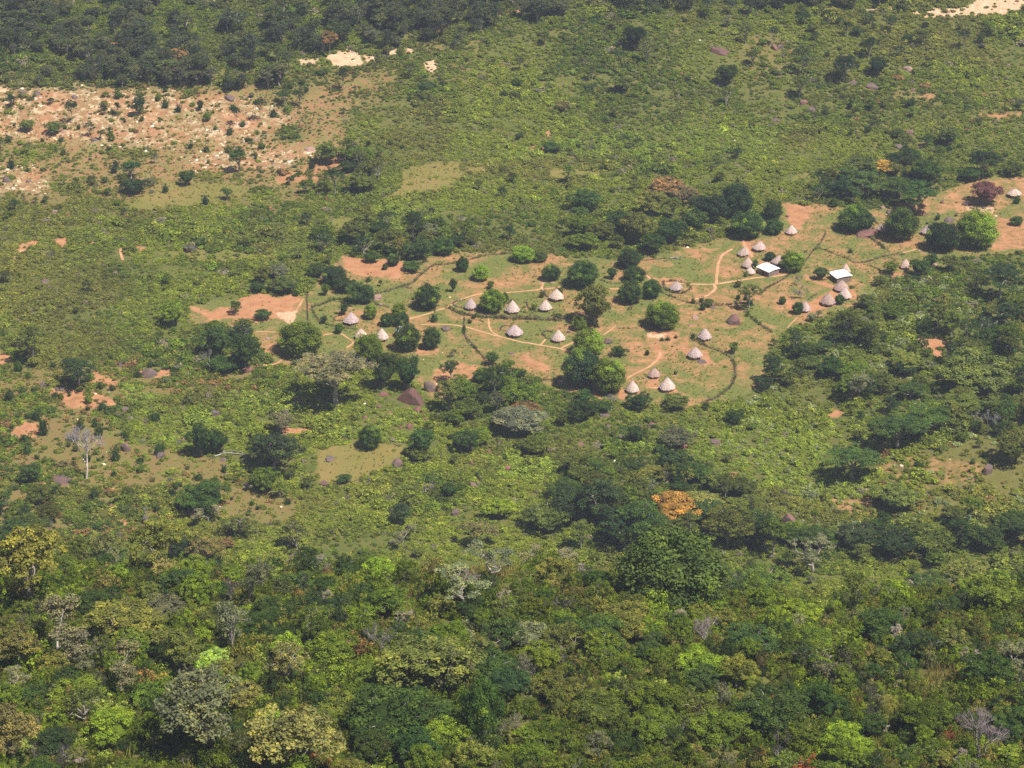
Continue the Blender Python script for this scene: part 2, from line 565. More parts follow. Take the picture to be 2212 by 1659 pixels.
def ground_mat():
    m, nt, out = new_mat("ground")
    pos = N(nt, "ShaderNodeNewGeometry").outputs["Position"]
    a = attr_n(nt, "cover")
    sp = N(nt, "ShaderNodeSeparateColor")
    nt.links.new(a.outputs["Color"], sp.inputs[0])
    soil, grass, pale = sp.outputs[0], sp.outputs[1], sp.outputs[2]
    b = attr_n(nt, "cover_two")
    sp2 = N(nt, "ShaderNodeSeparateColor")
    nt.links.new(b.outputs["Color"], sp2.inputs[0])
    stony, dry, vil = sp2.outputs[0], sp2.outputs[1], sp2.outputs[2]
    n1 = noise_n(nt, pos, 0.055, 5, 0.65)      # ~20 m patches
    n2 = noise_n(nt, pos, 0.30, 5, 0.65)       # ~3 m
    n3 = noise_n(nt, pos, 1.3, 3, 0.6)         # < 1 m
    earth = mixc(nt, ramp(nt, n2, 0.35, 0.65), (0.37, 0.155, 0.080), (0.48, 0.24, 0.125))
    earth = mixc(nt, math_n(nt, 'MULTIPLY', ramp(nt, n3, 0.42, 0.7), 0.6), earth, (0.34, 0.22, 0.10))
    sand = mixc(nt, ramp(nt, n3, 0.35, 0.65), (0.52, 0.35, 0.22), (0.66, 0.49, 0.33))
    sand = mixc(nt, ramp(nt, n2, 0.48, 0.66), sand, (0.52, 0.29, 0.17))
    green = mixc(nt, ramp(nt, n3, 0.3, 0.7), (0.105, 0.130, 0.030), (0.185, 0.185, 0.052))
    straw = mixc(nt, ramp(nt, n3, 0.3, 0.7), (0.225, 0.155, 0.060), (0.31, 0.195, 0.085))
    # undergrowth floor
    c = mixc(nt, ramp(nt, n2, 0.4, 0.65), (0.085, 0.112, 0.022), (0.15, 0.135, 0.040))
    # dry reddish grass
    dg = mixc(nt, ramp(nt, n2, 0.4, 0.62), (0.31, 0.165, 0.085), (0.18, 0.18, 0.05))
    c = mixc(nt, dry, c, dg)
    # village pasture: green and straw and earth in patches
    pas = mixc(nt, ramp(nt, math_n(nt, 'ADD', math_n(nt, 'MULTIPLY', n1, 0.75), math_n(nt, 'MULTIPLY', n2, 0.25)), 0.47, 0.68), green, straw)
    pas = mixc(nt, math_n(nt, 'MULTIPLY', ramp(nt, math_n(nt, 'ADD', n1, math_n(nt, 'MULTIPLY', n2, 0.5)), 0.71, 0.93), 0.8), pas, earth)
    c = mixc(nt, vil, c, pas)
    gr = mixc(nt, ramp(nt, n1, 0.40, 0.68), (0.185, 0.175, 0.042), (0.28, 0.19, 0.072))
    c = mixc(nt, math_n(nt, 'MULTIPLY', grass, 0.95), c, mixc(nt, ramp(nt, n3, 0.45, 0.95), gr, green))
    vo = N(nt, "ShaderNodeTexVoronoi")
    vo.inputs["Scale"].default_value = 0.42
    nt.links.new(pos, vo.inputs["Vector"])
    st = mixc(nt, ramp(nt, math_n(nt, 'ADD', n2, math_n(nt, 'MULTIPLY', n3, 0.35)), 0.66, 0.84), dg, (0.64, 0.45, 0.32))
    st = mixc(nt, math_n(nt, 'MULTIPLY', ramp(nt, n1, 0.46, 0.60), 0.75), st, earth)
    c = mixc(nt, stony, c, st)
    # a ragged edge: the strength of the bare earth against fine noise
    sf = ramp(nt, math_n(nt, 'ADD', soil, math_n(nt, 'MULTIPLY', math_n(nt, 'SUBTRACT', n2, 0.5), 1.5)), 0.22, 0.80)
    sf = math_n(nt, 'MULTIPLY', sf, ramp(nt, soil, 0.05, 0.3))
    c = mixc(nt, sf, c, earth)
    pf = ramp(nt, math_n(nt, 'ADD', pale, math_n(nt, 'MULTIPLY', math_n(nt, 'SUBTRACT', n2, 0.5), 1.9)), 0.30, 0.75)
    pf = math_n(nt, 'MULTIPLY', pf, ramp(nt, pale, 0.05, 0.3))
    c = mixc(nt, pf, c, sand)
    principled(nt, out, c, 0.95, 0.08, math_n(nt, 'ADD', n2, math_n(nt, 'MULTIPLY', n3, 0.4)), 0.6, 0.5)
    return m


# ------------------------------------------------------------------ mesh helpers
def mesh_np(name, verts, faces, mats, attrs=None, midx=None, smooth=False):
    """verts (n,3); faces: list of arrays (m,k) with equal k each."""
    me = bpy.data.meshes.new(name)
    verts = np.asarray(verts, np.float32)
    if isinstance(faces, np.ndarray):
        faces = [faces]
    loops = np.concatenate([f.ravel() for f in faces]).astype(np.int32)
    tot = np.concatenate([np.full(len(f), f.shape[1]) for f in faces]).astype(np.int32)
    start = np.concatenate([[0], np.cumsum(tot)[:-1]]).astype(np.int32)
    me.vertices.add(len(verts))
    me.vertices.foreach_set("co", verts.ravel())
    me.loops.add(len(loops))
    me.loops.foreach_set("vertex_index", loops)
    me.polygons.add(len(tot))
    me.polygons.foreach_set("loop_start", start)
    me.polygons.foreach_set("loop_total", tot)
    if midx is not None:
        me.polygons.foreach_set("material_index", np.asarray(midx, np.int32))
    me.polygons.foreach_set("use_smooth", np.full(len(tot), smooth))
    for m in mats:
        me.materials.append(m)
    for k, (dom, typ, dat) in (attrs or {}).items():
        at = me.attributes.new(k, typ, dom)
        key = {"FLOAT": "value", "FLOAT_COLOR": "color", "FLOAT_VECTOR": "vector", "INT": "value"}[typ]
        dt = np.int32 if typ == 'INT' else np.float32
        at.data.foreach_set(key, np.asarray(dat, dt).ravel())
    me.update()
    me.validate()
    return me


def obj(name, me, parent=None, loc=(0, 0, 0)):
    o = bpy.data.objects.new(name, me)
    C.objects.link(o)
    o.location = loc
    o.parent = parent
    return o


def tag(o, label, cat, group=None):
    o["label"] = label
    o["category"] = cat
    if group:
        o["group"] = group
    return o


class Tubes:
    """Collects tapering tubes."""

    def __init__(s):
        s.v, s.f, s.n = [], [], 0

    def add(s, pts, rad, sides=5):
        pts = np.asarray(pts, float)
        rad = np.asarray(rad, float)
        k = len(pts)
        t = np.gradient(pts, axis=0)
        t /= np.linalg.norm(t, axis=1)[:, None] + 1e-9
        ref = np.array([0.31, 0.77, 0.2]) if abs(t[0, 2]) > 0.6 else np.array([0.1, 0.2, 1.0])
        a = np.cross(t, ref)
        a /= np.linalg.norm(a, axis=1)[:, None] + 1e-9
        b = np.cross(t, a)
        th = np.arange(sides) * 2 * math.pi / sides
        ring = pts[:, None] + rad[:, None, None] * (a[:, None] * np.cos(th)[None, :, None] + b[:, None] * np.sin(th)[None, :, None])
        s.v.append(ring.reshape(-1, 3))
        i, j = np.meshgrid(np.arange(k - 1), np.arange(sides), indexing='ij')
        i, j = i.ravel(), j.ravel()
        j2 = (j + 1) % sides
        q = np.stack([i * sides + j, i * sides + j2, (i + 1) * sides + j2, (i + 1) * sides + j], 1) + s.n
        s.f.append(q)
        s.n += k * sides

    def arrays(s):
        return np.concatenate(s.v), np.concatenate(s.f)


def unit(n, r):
    p = r.normal(size=(n, 3))
    return p / np.linalg.norm(p, axis=1)[:, None]


def leaves(P, Nrm, L, Wd, r):
    """Diamond leaves at P facing Nrm."""
    n = len(P)
    t = np.cross(Nrm, unit(n, r))
    t /= np.linalg.norm(t, axis=1)[:, None] + 1e-9
    b = np.cross(Nrm, t)
    L = (L * (0.6 + 0.8 * r.random(n)))[:, None]
    Wd = (Wd * (0.7 + 0.6 * r.random(n)))[:, None]
    v = np.stack([P - t * L / 2, P + b * Wd / 2 + Nrm * L * 0.1, P + t * L / 2, P - b * Wd / 2 + Nrm * L * 0.1], 1).reshape(-1, 3)
    f = np.arange(n * 4).reshape(n, 4)
    return v, f


def clumps(centres, rad, per, L, Wd, r, outward=0.8, upbias=0.25, squash=0.8, tone_c=0.5):
    """Leaf clumps round centres. Returns verts, faces, tone per face, clump id per face."""
    centres = np.asarray(centres, float)
    n = len(centres)
    rad = np.broadcast_to(rad, (n,))
    ci = np.repeat(np.arange(n), per)
    dirs = unit(len(ci), r)
    dirs[:, 2] = np.where(r.random(len(ci)) < 0.6, np.abs(dirs[:, 2]), dirs[:, 2])
    rr = rad[ci] * (0.45 + 0.6 * r.random(len(ci)))
    P = centres[ci] + dirs * rr[:, None] * np.array([1, 1, squash])
    nrm = dirs * outward + unit(len(ci), r) * 0.75 + np.array([0, 0, upbias])
    nrm /= np.linalg.norm(nrm, axis=1)[:, None]
    v, f = leaves(P, nrm, L, Wd, r)
    ct = r.random(n)
    tone = np.clip(tone_c * ct[ci] + (1 - tone_c) * r.random(len(ci)), 0, 1)
    return v, f, tone, ci


def on_ellipsoid(n, c, rad, r, low=-0.4, even=True):
    k = n * 4
    p = unit(k, r)
    p = p[p[:, 2] > low]
    if even:
        keep = [p[0]]
        md = 2.2 / math.sqrt(n)
        for q in p[1:]:
            if min(np.sum((np.array(keep) - q) ** 2, axis=1)) > md * md * 0.45:
                keep.append(q)
            if len(keep) >= n:
                break
        p = np.array(keep)
    return np.asarray(c) + p[:n] * np.asarray(rad)


def ico(rad, seed, amp=0.12, sub=3):
    import bmesh
    bm = bmesh.new()
    bmesh.ops.create_icosphere(bm, subdivisions=sub, radius=1)
    v = np.array([x.co[:] for x in bm.verts])
    f = np.array([[y.index for y in x.verts] for x in bm.faces])
    bm.free()
    n = fbm(v[:, 0] + v[:, 2] * 1.3, v[:, 1] - v[:, 2] * 0.7, 0.8, seed, 3)
    return v * (1 + amp * n)[:, None] * np.asarray(rad), f


def limb(a, b, r, n=6, wob=0.08):
    a, b = np.asarray(a, float), np.asarray(b, float)
    t = np.linspace(0, 1, n)[:, None]
    L = np.linalg.norm(b - a)
    off = np.cumsum(r.normal(size=(n, 3)) * wob * L / n ** 0.5, axis=0) * np.sin(t * math.pi)
    return a + (b - a) * t + off


# ---- tree kinds: crown ellipsoid of radius 1; returns (trunk mesh, crown mesh, crown-centre height)
def mk_leaf_mesh(name, parts, mat=None, flush=None):
    vs, fs, ts, fl, off = [], [], [], [], 0
    for p in parts:
        v, f, t = p[:3]
        vs.append(v)
        fs.append(f + off)
        ts.append(t)
        fl.append(p[3] if len(p) > 3 else np.zeros(len(f)))
        off += len(v)
    k = {}
    order = sorted(range(len(fs)), key=lambda i: fs[i].shape[1])
    tone = np.concatenate([ts[i] for i in order])
    flus = np.concatenate([fl[i] for i in order])
    return mesh_np(name, np.concatenate(vs), [fs[i] for i in order], [mat or LEAF],
                   {"tone": ('FACE', 'FLOAT', tone), "flush": ('FACE', 'FLOAT', flus)})


def trunk_mesh(name, tb, mat):
    v, f = tb.arrays()
    return mesh_np(name, v, f, [mat], smooth=True)


def tree_mango(seed, flush=None, bumps=46):
    r = np.random.default_rng(seed)
    zc = 0.93
    cs = on_ellipsoid(bumps, (0, 0, zc), (0.84, 0.84, 0.82), r, -0.75)
    cs *= (1 + 0.05 * r.normal(size=(len(cs), 1)))
    cr = 0.22 + 0.07 * r.random(len(cs))
    v, f, t, ci = clumps(cs, cr, 190, 0.07, 0.045, r, 1.3, 0.15, 0.95)
    if flush is None:
        fc = np.where(r.random(len(cs)) < 0.06, 0.55, 0.0)
    else:
        fc = flush(cs, r)
    v2, f2, t2, ci2 = clumps(on_ellipsoid(46, (0, 0, zc), (0.74, 0.74, 0.72), r, -0.9), 0.24, 50, 0.11, 0.07, r)
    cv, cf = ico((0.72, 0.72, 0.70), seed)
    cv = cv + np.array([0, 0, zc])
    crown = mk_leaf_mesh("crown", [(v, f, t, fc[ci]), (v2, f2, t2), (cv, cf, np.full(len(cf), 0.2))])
    tb = Tubes()
    tb.add(limb((0, 0, -0.1), (0.03, 0, 0.8), r), np.linspace(0.09, 0.05, 6), 7)
    for k in range(4):
        a = k * 1.6 + r.random()
        tb.add(limb((0, 0, 0.35), (0.5 * math.cos(a), 0.5 * math.sin(a), 0.95), r), np.linspace(0.05, 0.015, 6), 5)
    return trunk_mesh("trunk", tb, BARK), crown, zc


def tree_broad(seed, lobes=9, trunk_h=0.55, dens=1.0, mat=BARK_GREY, sparse=False, leaf=0.085):
    """Lobed woodland crown with gaps, on a forked trunk."""
    r = np.random.default_rng(seed)
    zc = 1 + trunk_h
    tb = Tubes()
    tb.add(limb((0, 0, -0.15), (0.06 * r.normal(), 0.06 * r.normal(), trunk_h + 0.35), r), np.linspace(0.075, 0.05, 6), 7)
    cents, rads = [], []
    dirs = on_ellipsoid(lobes, (0, 0, 0), (1, 1, 1), r, -0.15)
    for q in dirs:
        rr = 0.30 + 0.16 * r.random()
        p = q * (1 - rr * 0.85) * (0.85 + 0.25 * r.random())
        cents.append(p + np.array([0, 0, zc - 0.15]))
        rads.append(rr)
    cents.append(np.array([0.1 * r.normal(), 0.1 * r.normal(), zc + 0.2]))
    rads.append(0.42)
    parts = []
    for c, rr in zip(cents, rads):
        tb.add(limb((0, 0, trunk_h + 0.25 * r.random()), c, r), np.linspace(0.042, 0.008, 6), 5)
        k = int((10 if not sparse else 7) * dens)
        cs = on_ellipsoid(k, c, (rr, rr, rr * 0.7), r, -0.5)
        for q in cs[:3]:
            tb.add(limb(c * 0.6 + np.array([0, 0, zc]) * 0.4, q, r, 4), np.linspace(0.018, 0.005, 4), 4)
        v, f, t, ci = clumps(cs, 0.17 if not sparse else 0.15, int((62 if not sparse else 34) * dens), leaf, leaf * 0.6, r, 0.8, 0.35, 0.7)
        parts.append((v, f, t))
    if trunk_h < 0.2:
        cv, cf = ico((0.62, 0.62, 0.55), seed, 0.3)
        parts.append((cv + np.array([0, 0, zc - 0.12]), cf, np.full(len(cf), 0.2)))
    return trunk_mesh("trunk", tb, mat), mk_leaf_mesh("crown", parts), zc


def tree_acacia(seed, pads=11, trunk_h=1.1, mat=BARK_GREY):
    """Flat layered pads on a tall forked trunk."""
    r = np.random.default_rng(seed)
    zc = trunk_h + 0.6
    tb = Tubes()
    tb.add(limb((0, 0, -0.15), (0.1 * r.normal(), 0.1 * r.normal(), trunk_h * 0.75), r), np.linspace(0.085, 0.05, 6), 7)
    parts = []
    for k in range(pads):
        a = k * 2.4 + r.random() * 0.8
        q = math.sqrt((k + 0.5) / pads) * 0.8
        c = np.array([q * math.cos(a), q * math.sin(a), zc + 0.45 * (1 - q) + 0.28 * r.normal() * 0.7])
        rr = 0.24 + 0.14 * r.random()
        tb.add(limb((0, 0, trunk_h * 0.7), c, r, 7, 0.12), np.linspace(0.04, 0.008, 7), 5)
        cs = np.stack([c[0] + r.normal(size=16) * rr * 0.55, c[1] + r.normal(size=16) * rr * 0.55, c[2] + r.normal(size=16) * 0.05], 1)
        v, f, t, ci = clumps(cs, 0.14, 40, 0.075, 0.045, r, 0.5, 0.9, 0.45)
        parts.append((v, f, t))
    return trunk_mesh("trunk", tb, mat), mk_leaf_mesh("crown", parts), zc


def grow(tb, a, dirn, L, rad, lev, r, tips, spread=0.6):
    b = a + dirn * L
    pts = limb(a, b, r, 5, 0.10)
    tb.add(pts, np.linspace(rad, rad * 0.62, 5), 6 if lev > 2 else 4)
    if lev == 0:
        tips.append(b)
        return
    n = 2 + int(r.random() < 0.75) + int(lev == 1)
    for k in range(n):
        dd = dirn + unit(1, r)[0] * spread + np.array([0, 0, 0.10])
        dd /= np.linalg.norm(dd)
        st = pts[-1] if k < 2 else pts[2 + int(r.random() * 2)]
        grow(tb, st, dd, L * (0.62 + 0.2 * r.random()), rad * 0.58, lev - 1, r, tips, spread)


def tree_bare(seed, lev=4, mat=BARK_PALE, twigs=True, lean=0.1, spread=0.6):
    """Leafless: forked limbs ending in a fan of fine twigs (the crown)."""
    r = np.random.default_rng(seed)
    tb = Tubes()
    tips = []
    d0 = np.array([lean * r.normal(), lean * r.normal(), 1.0])
    grow(tb, np.array([0, 0, -0.1]), d0 / np.linalg.norm(d0), 0.75, 0.055, lev, r, tips, spread)
    tips = np.array(tips)
    v, f = tb.arrays()
    sc = 1.0 / max(np.percentile(np.hypot(v[:, 0], v[:, 1]), 97), 0.2)
    sz = 2.2 / v[:, 2].max()
    S = np.array([sc, sc, sz])
    v = v * S
    tips = tips * S
    tm = mesh_np("trunk", v, f, [mat], smooth=True)
    tw = Tubes()
    for p in tips:
        for k in range(7):
            dd = unit(1, r)[0] * 0.8 + np.array([0, 0, 0.5]) + (p - np.array([0, 0, 1.2])) * 0.5
            dd /= np.linalg.norm(dd)
            tw.add(limb(p - dd * 0.03, p + dd * (0.14 + 0.16 * r.random()), r, 3, 0.15), [0.007, 0.005, 0.003], 3)
    tv, tf = tw.arrays()
    cm = mesh_np("crown", tv, tf, [TWIG])
    return tm, cm, 1.3


def tree_greyleaf(seed):
    """Pale crooked limbs showing through a thin crown of leaf tufts."""
    r = np.random.default_rng(seed)
    tb = Tubes()
    tips = []
    grow(tb, np.array([0, 0, -0.1]), np.array([0, 0, 1.0]), 0.6, 0.05, 4, r, tips, 0.75)
    v, f = tb.arrays()
    tips = np.array(tips)
    sc = 0.92 / max(np.percentile(np.hypot(v[:, 0], v[:, 1]), 96), 0.2)
    S = np.array([sc, sc, 2.0 / v[:, 2].max()])
    v, tips = v * S, tips * S
    tm = mesh_np("trunk", v, f, [BARK_PALE], smooth=True)
    v = v * np.array([1, 1, 1])
    tips = tips[r.permutation(len(tips))[:170]]
    lv, lf, lt, ci = clumps(tips, 0.15, 42, 0.07, 0.042, r, 0.7, 0.5, 0.6)
    return tm, mk_leaf_mesh("crown", [(lv, lf, lt)]), 1.25


def bush_mesh(seed, mat=None, n=16, per=34, leaf=0.17, h=0.8, name="bush", cr=0.27, rag=0.12):
    r = np.random.default_rng(seed)
    cs = on_ellipsoid(n, (0, 0, h * 0.45), (0.72, 0.72, h * 0.62), r, -0.35)
    cs *= 1 + rag * r.normal(size=(len(cs), 1))
    v, f, t, ci = clumps(cs, cr + 0.1 * r.random(len(cs)), per, leaf, leaf * 0.6, r, 0.9, 0.3, 0.8)
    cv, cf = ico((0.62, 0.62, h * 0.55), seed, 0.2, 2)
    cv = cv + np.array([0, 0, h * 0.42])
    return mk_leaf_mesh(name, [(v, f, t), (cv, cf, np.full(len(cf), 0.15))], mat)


def palm_meshes(seed):
    r = np.random.default_rng(seed)
    tb = Tubes()
    tb.add(limb((0, 0, -0.1), (0.03, 0.02, 0.9), r, 6, 0.03), np.linspace(0.085, 0.07, 6), 8)
    vs, fs, off = [], [], 0
    for k in range(26):
        a = k * 2.39996
        el = 1.25 - 1.35 * k / 26
        L = 0.95 + 0.2 * r.random()
        n = 12
        s = np.linspace(0, 1, n)
        dr = np.array([math.cos(a), math.sin(a), 0])
        rad = L * np.sin(s * 1.2) * math.cos(el * 0.8)
        z = 0.92 + L * (s * math.sin(el) - 0.75 * s ** 2.2)
        pts = dr[None] * rad[:, None]
        pts[:, 2] = z
        side = np.array([-dr[1], dr[0], 0])
        for i in range(1, n):
            for sg in (-1, 1):
                w = 0.20 * math.sin(math.pi * min(1, s[i] * 0.85 + 0.12))
                tip = pts[i] + side * sg * w + (pts[i] - pts[i - 1]) * 0.9 - np.array([0, 0, 0.05])
                w2 = (pts[i] - pts[i - 1]) * 0.55
                vs.append(np.array([pts[i - 1], pts[i - 1] + w2, tip, tip - w2 * 0.3]))
                fs.append(np.arange(4) + off)
                off += 4
    v = np.concatenate(vs)
    f = np.array(fs)
    return trunk_mesh("trunk", tb, BARK), mk_leaf_mesh("crown", [(v, f, r.random(len(f)))]), 0.95


def half_flush(ax):
    return lambda cs, r: np.where((cs @ np.array(ax) + 0.12 * r.normal(size=len(cs))) > 0.35, 1.0, 0.0)


def full_flush(cs, r):
    return np.where(r.random(len(cs)) < 0.85, 0.9, 0.0)


def patch_flush(cs, r):
    return np.where(np.linalg.norm(cs - np.array([0.35, -0.35, 1.6]), axis=1) < 0.5, 1.0, 0.0)


def tips_flush(cs, r):
    return np.where(r.random(len(cs)) < 0.28, 0.75, 0.0)


KINDS = {
    "mango": [tree_mango(s) for s in (1, 2, 3, 4)],
    "mango_half": [tree_mango(11, half_flush((0.75, -0.3, 0.12)))],
    "mango_full": [tree_mango(12, full_flush)],
    "mango_patch": [tree_mango(13, patch_flush)],
    "mango_tips": [tree_mango(14, tips_flush), tree_mango(15, tips_flush)],
    "mango_big": [tree_mango(16, None, 80)],
    "broad": [tree_broad(s) for s in (21, 22, 23, 24, 25)],
    "low": [tree_broad(s, 10, 0.05) for s in (31, 32, 33, 34)],
    "tall": [tree_broad(s, 7, 1.0, 1.0, BARK_PALE) for s in (41, 42, 43)],
    "sparse": [tree_broad(s, 9, 0.35, 1.0, BARK_PALE, True) for s in (51, 52, 53)],
    "acacia": [tree_acacia(s) for s in (61, 62, 63)],
    "grey": [tree_greyleaf(s) for s in (71, 72, 73)],
    "bare": [tree_bare(s) for s in (81, 82, 83)],
    "dead": [tree_bare(85, 4, BARK_WHITE, True, 0.15, 0.6)],
    "baobab": [tree_acacia(91, 13, 1.7, BARK_WHITE)],
    "palm": [palm_meshes(95)],
    "scrub": [tree_bare(s, 4, BARK_GREY, True, 0.3, 0.9) for s in (96, 97)],
}
BUSH = [bush_mesh(s, n=26, per=56, leaf=0.11, h=1.0, cr=0.2, rag=0.28) for s in (101, 102, 103, 104)]

clock('--- the ground sheet')
# ------------------------------------------------------------------ the ground sheet
def axis(segs):
    out = []
    for a, b, st in segs:
        out.append(np.arange(a, b, st))
    return np.concatenate(out)


def build_ground():
    xs = axis([(-3000, -800, 100), (-800, -320, 12), (-320, 320, 0.8), (320, 800, 12), (800, 3001, 100)])
    ys = axis([(-400, 180, 12), (180, 545, 2.5), (545, 1060, 0.9), (1060, 1400, 8), (1400, 4001, 100)])
    X, Y = np.meshgrid(xs, ys)
    Z = height(X, Y)
    nx, ny = len(xs), len(ys)
    v = np.stack([X, Y, Z], -1).reshape(-1, 3)
    i, j = np.meshgrid(np.arange(ny - 1), np.arange(nx - 1), indexing='ij')
    q = np.stack([i * nx + j, i * nx + j + 1, (i + 1) * nx + j + 1, (i + 1) * nx + j], -1).reshape(-1, 4)
    u, w_, dep = project(v)
    far = (v[:, 1] < 500) | (w_ < -60) | (np.abs(u - W / 2) > W * 0.62)
    c1 = np.ones((len(v), 4))
    c2 = np.ones((len(v), 4))
    for k, (c, M) in enumerate([(c1, M_soil), (c1, M_grass), (c1, M_pale), (c2, M_stony), (c2, M_dry), (c2, M_vil)]):
        a = look(M, u, w_)
        a[far] = 0
        c[:, k % 3] = a
    fg = v[:, 1] < 500
    c2[:, 1] = np.maximum(c2[:, 1], 0.55 * np.where(far, 0, look(M_mot, u, w_)))
    c2[fg, 1] = np.clip(0.1 + 0.5 * fbm(v[fg, 0], v[fg, 1], 25, 77, 3), 0, 1)
    me = mesh_np("ground", v, q, [ground_mat()], {"cover": ('POINT', 'FLOAT_COLOR', c1), "cover_two": ('POINT', 'FLOAT_COLOR', c2)}, smooth=True)
    o = obj("ground", me)
    o["kind"] = "structure"
    o["label"] = "red-brown earth and short pasture of the valley floor"


build_ground()

clock('---------- footpaths')
# ------------------------------------------------------------------ footpaths
PATHS = [
    (0.9, [(885, 689), (915, 681), (943, 671), (963, 664), (978, 656), (1000, 646), (1040, 634), (1071, 634), (1098, 632), (1141, 628), (1168, 625), (1211, 620)]),
    (0.9, [(1168, 625), (1173, 613), (1176, 606)]),
    (0.8, [(1318, 624), (1340, 624)]),
    (1.1, [(1421, 611), (1450, 612), (1481, 613), (1515, 614), (1543, 615), (1553, 612), (1598, 605), (1635, 600), (1673, 597), (1705, 591)]),
    (1.1, [(1543, 615), (1547, 622), (1540, 630), (1528, 638), (1503, 646)]),
    (0.7, [(1503, 646), (1480, 654), (1458, 661)]),
    (1.1, [(1548, 613), (1548, 600), (1549, 586), (1553, 566), (1558, 555), (1565, 546), (1583, 538)]),
    (1.0, [(1605, 513), (1608, 531), (1620, 546), (1624, 556)]),
    (0.8, [(1393, 588), (1400, 600), (1430, 616)]),
    (0.9, [(1076, 725), (1100, 732), (1121, 738), (1168, 745), (1211, 753), (1233, 760)]),
    (0.7, [(1168, 745), (1178, 733)]),
    (0.7, [(1211, 753), (1228, 744), (1243, 738)]),
    (0.7, [(910, 701), (950, 700), (978, 701), (1023, 711), (1073, 726)]),
    (0.7, [(1055, 679), (1055, 700), (1060, 716), (1078, 727)]),
    (0.9, [(1346, 823), (1371, 808), (1401, 793), (1416, 780), (1427, 770), (1426, 760)]),
    (0.6, [(1331, 703), (1320, 714), (1303, 723)]),
    (0.7, [(695, 724), (720, 719), (738, 719), (748, 730), (768, 739), (748, 751)]),
    (0.7, [(568, 789), (598, 788), (613, 774)]),
    (0.6, [(553, 716), (590, 717), (623, 719)]),
    (0.7, [(640, 672), (650, 655), (655, 645)]),
    (0.6, [(1700, 708), (1710, 697), (1723, 686)]),
    (0.8, [(1951, 546), (1975, 539), (1994, 533)]),
    (0.9, [(261, 537), (262, 550), (265, 562)]),
    (0.7, [(1458, 838), (1425, 838), (1395, 836)]),
]


def densify(P, step):
    out = [P[0]]
    for a, b in zip(P[:-1], P[1:]):
        n = max(1, int(np.linalg.norm(b - a) / step))
        for k in range(1, n + 1):
            out.append(a + (b - a) * k / n)
    P = np.array(out)
    for _ in range(3):
        P[1:-1] = (P[:-2] + 2 * P[1:-1] + P[2:]) / 4
    return P


for i, (wd, pts) in enumerate(PATHS):
    P = densify(cast(*zip(*pts))[:, :2], 1.2)
    t = np.gradient(P, axis=0)
    t /= np.linalg.norm(t, axis=1)[:, None] + 1e-9
    nrm = np.stack([-t[:, 1], t[:, 0]], 1)
    P = P + nrm * (0.35 * fbm(P[:, 0], P[:, 1], 6, 300 + i, 2))[:, None]
    hw = wd * 0.5 * (1 + 0.45 * fbm(P[:, 0], P[:, 1], 4, 200 + i, 2))
    rows = []
    for k in (-1, -0.33, 0.33, 1):
        q = P + nrm * (hw * k)[:, None]
        z = height(q[:, 0], q[:, 1]) + (0.045 if abs(k) < 0.5 else 0.012)
        rows.append(np.column_stack([q, z]))
    v = np.stack(rows, 1).reshape(-1, 3)
    n = len(P)
    a, b = np.meshgrid(np.arange(n - 1), np.arange(3), indexing='ij')
    a, b = a.ravel(), b.ravel()
    f = np.stack([a * 4 + b, (a + 1) * 4 + b, (a + 1) * 4 + b + 1, a * 4 + b + 1], 1)
    o = obj("path", mesh_np("path", v, f, [PATH], smooth=True))
    o["kind"] = "structure"
    o["label"] = "narrow trodden earth footpath across the village pasture"

# ------------------------------------------------------------------ labels: what a thing is, and which landmark it stands by
LM = [("the orange-leafed tree", 1480, 1085), ("the tall grey dead tree", 186, 985), ("the half-lime domed tree", 2108, 500),
      ("the purple-brown tree", 2128, 415), ("the pale-trunked giant tree", 725, 815), ("the sloping dark rock slab", 888, 857),
      ("the footpath crossing", 1545, 614), ("the path-side white roof", 1662, 578), ("the hut-backed white roof", 1816, 592),
      ("the ochre grass clearing", 930, 385), ("the bare orange field", 590, 672), ("the pale sand strip", 2090, 18),
      ("the pale gully cliffs", 750, 125), ("the stony pale slope", 300, 250), ("the small red-leafed shrub", 792, 1230),
      ("the lone palm", 1917, 1505), ("the biggest dark crown", 1450, 1250), ("the pale lime shrub", 473, 1433),
      ("the glossy green shrub", 970, 1365), ("the yellow bush", 1350, 1350), ("the oval-hedged hut", 1460, 620),
      ("the brown grass hollow", 780, 1000), ("the fallen white trunk", 497, 982), ("the red hillside clearing", 2015, 750),
      ("the yellow right-hand tree", 2085, 1240), ("the yellow left-hand tree", 75, 1210),
      ("the wide hillside dome tree", 2108, 800), ("the big tawny tree", 630, 1600),
      ("the lone pale-trunked tree", 1396, 125), ("the lower domed pair", 1285, 790),
      ("the tall-grass gap", 2024, 1470), ("the white-limbed bare tree", 2107, 1600)]
DIRS = ["right of", "below and right of", "below", "below and left of", "left of", "above and left of", "above", "above and right of"]
ORD = ["nearest", "second", "third", "fourth", "fifth", "sixth", "seventh", "eighth", "ninth", "tenth", "eleventh", "twelfth",
       "thirteenth", "fourteenth", "fifteenth", "sixteenth", "seventeenth", "eighteenth", "nineteenth", "twentieth"]
PENDING = []


def later_label(o, words, cat, u, v, group=None, skip=None):
    PENDING.append((o, words, cat, u, v, group, skip))


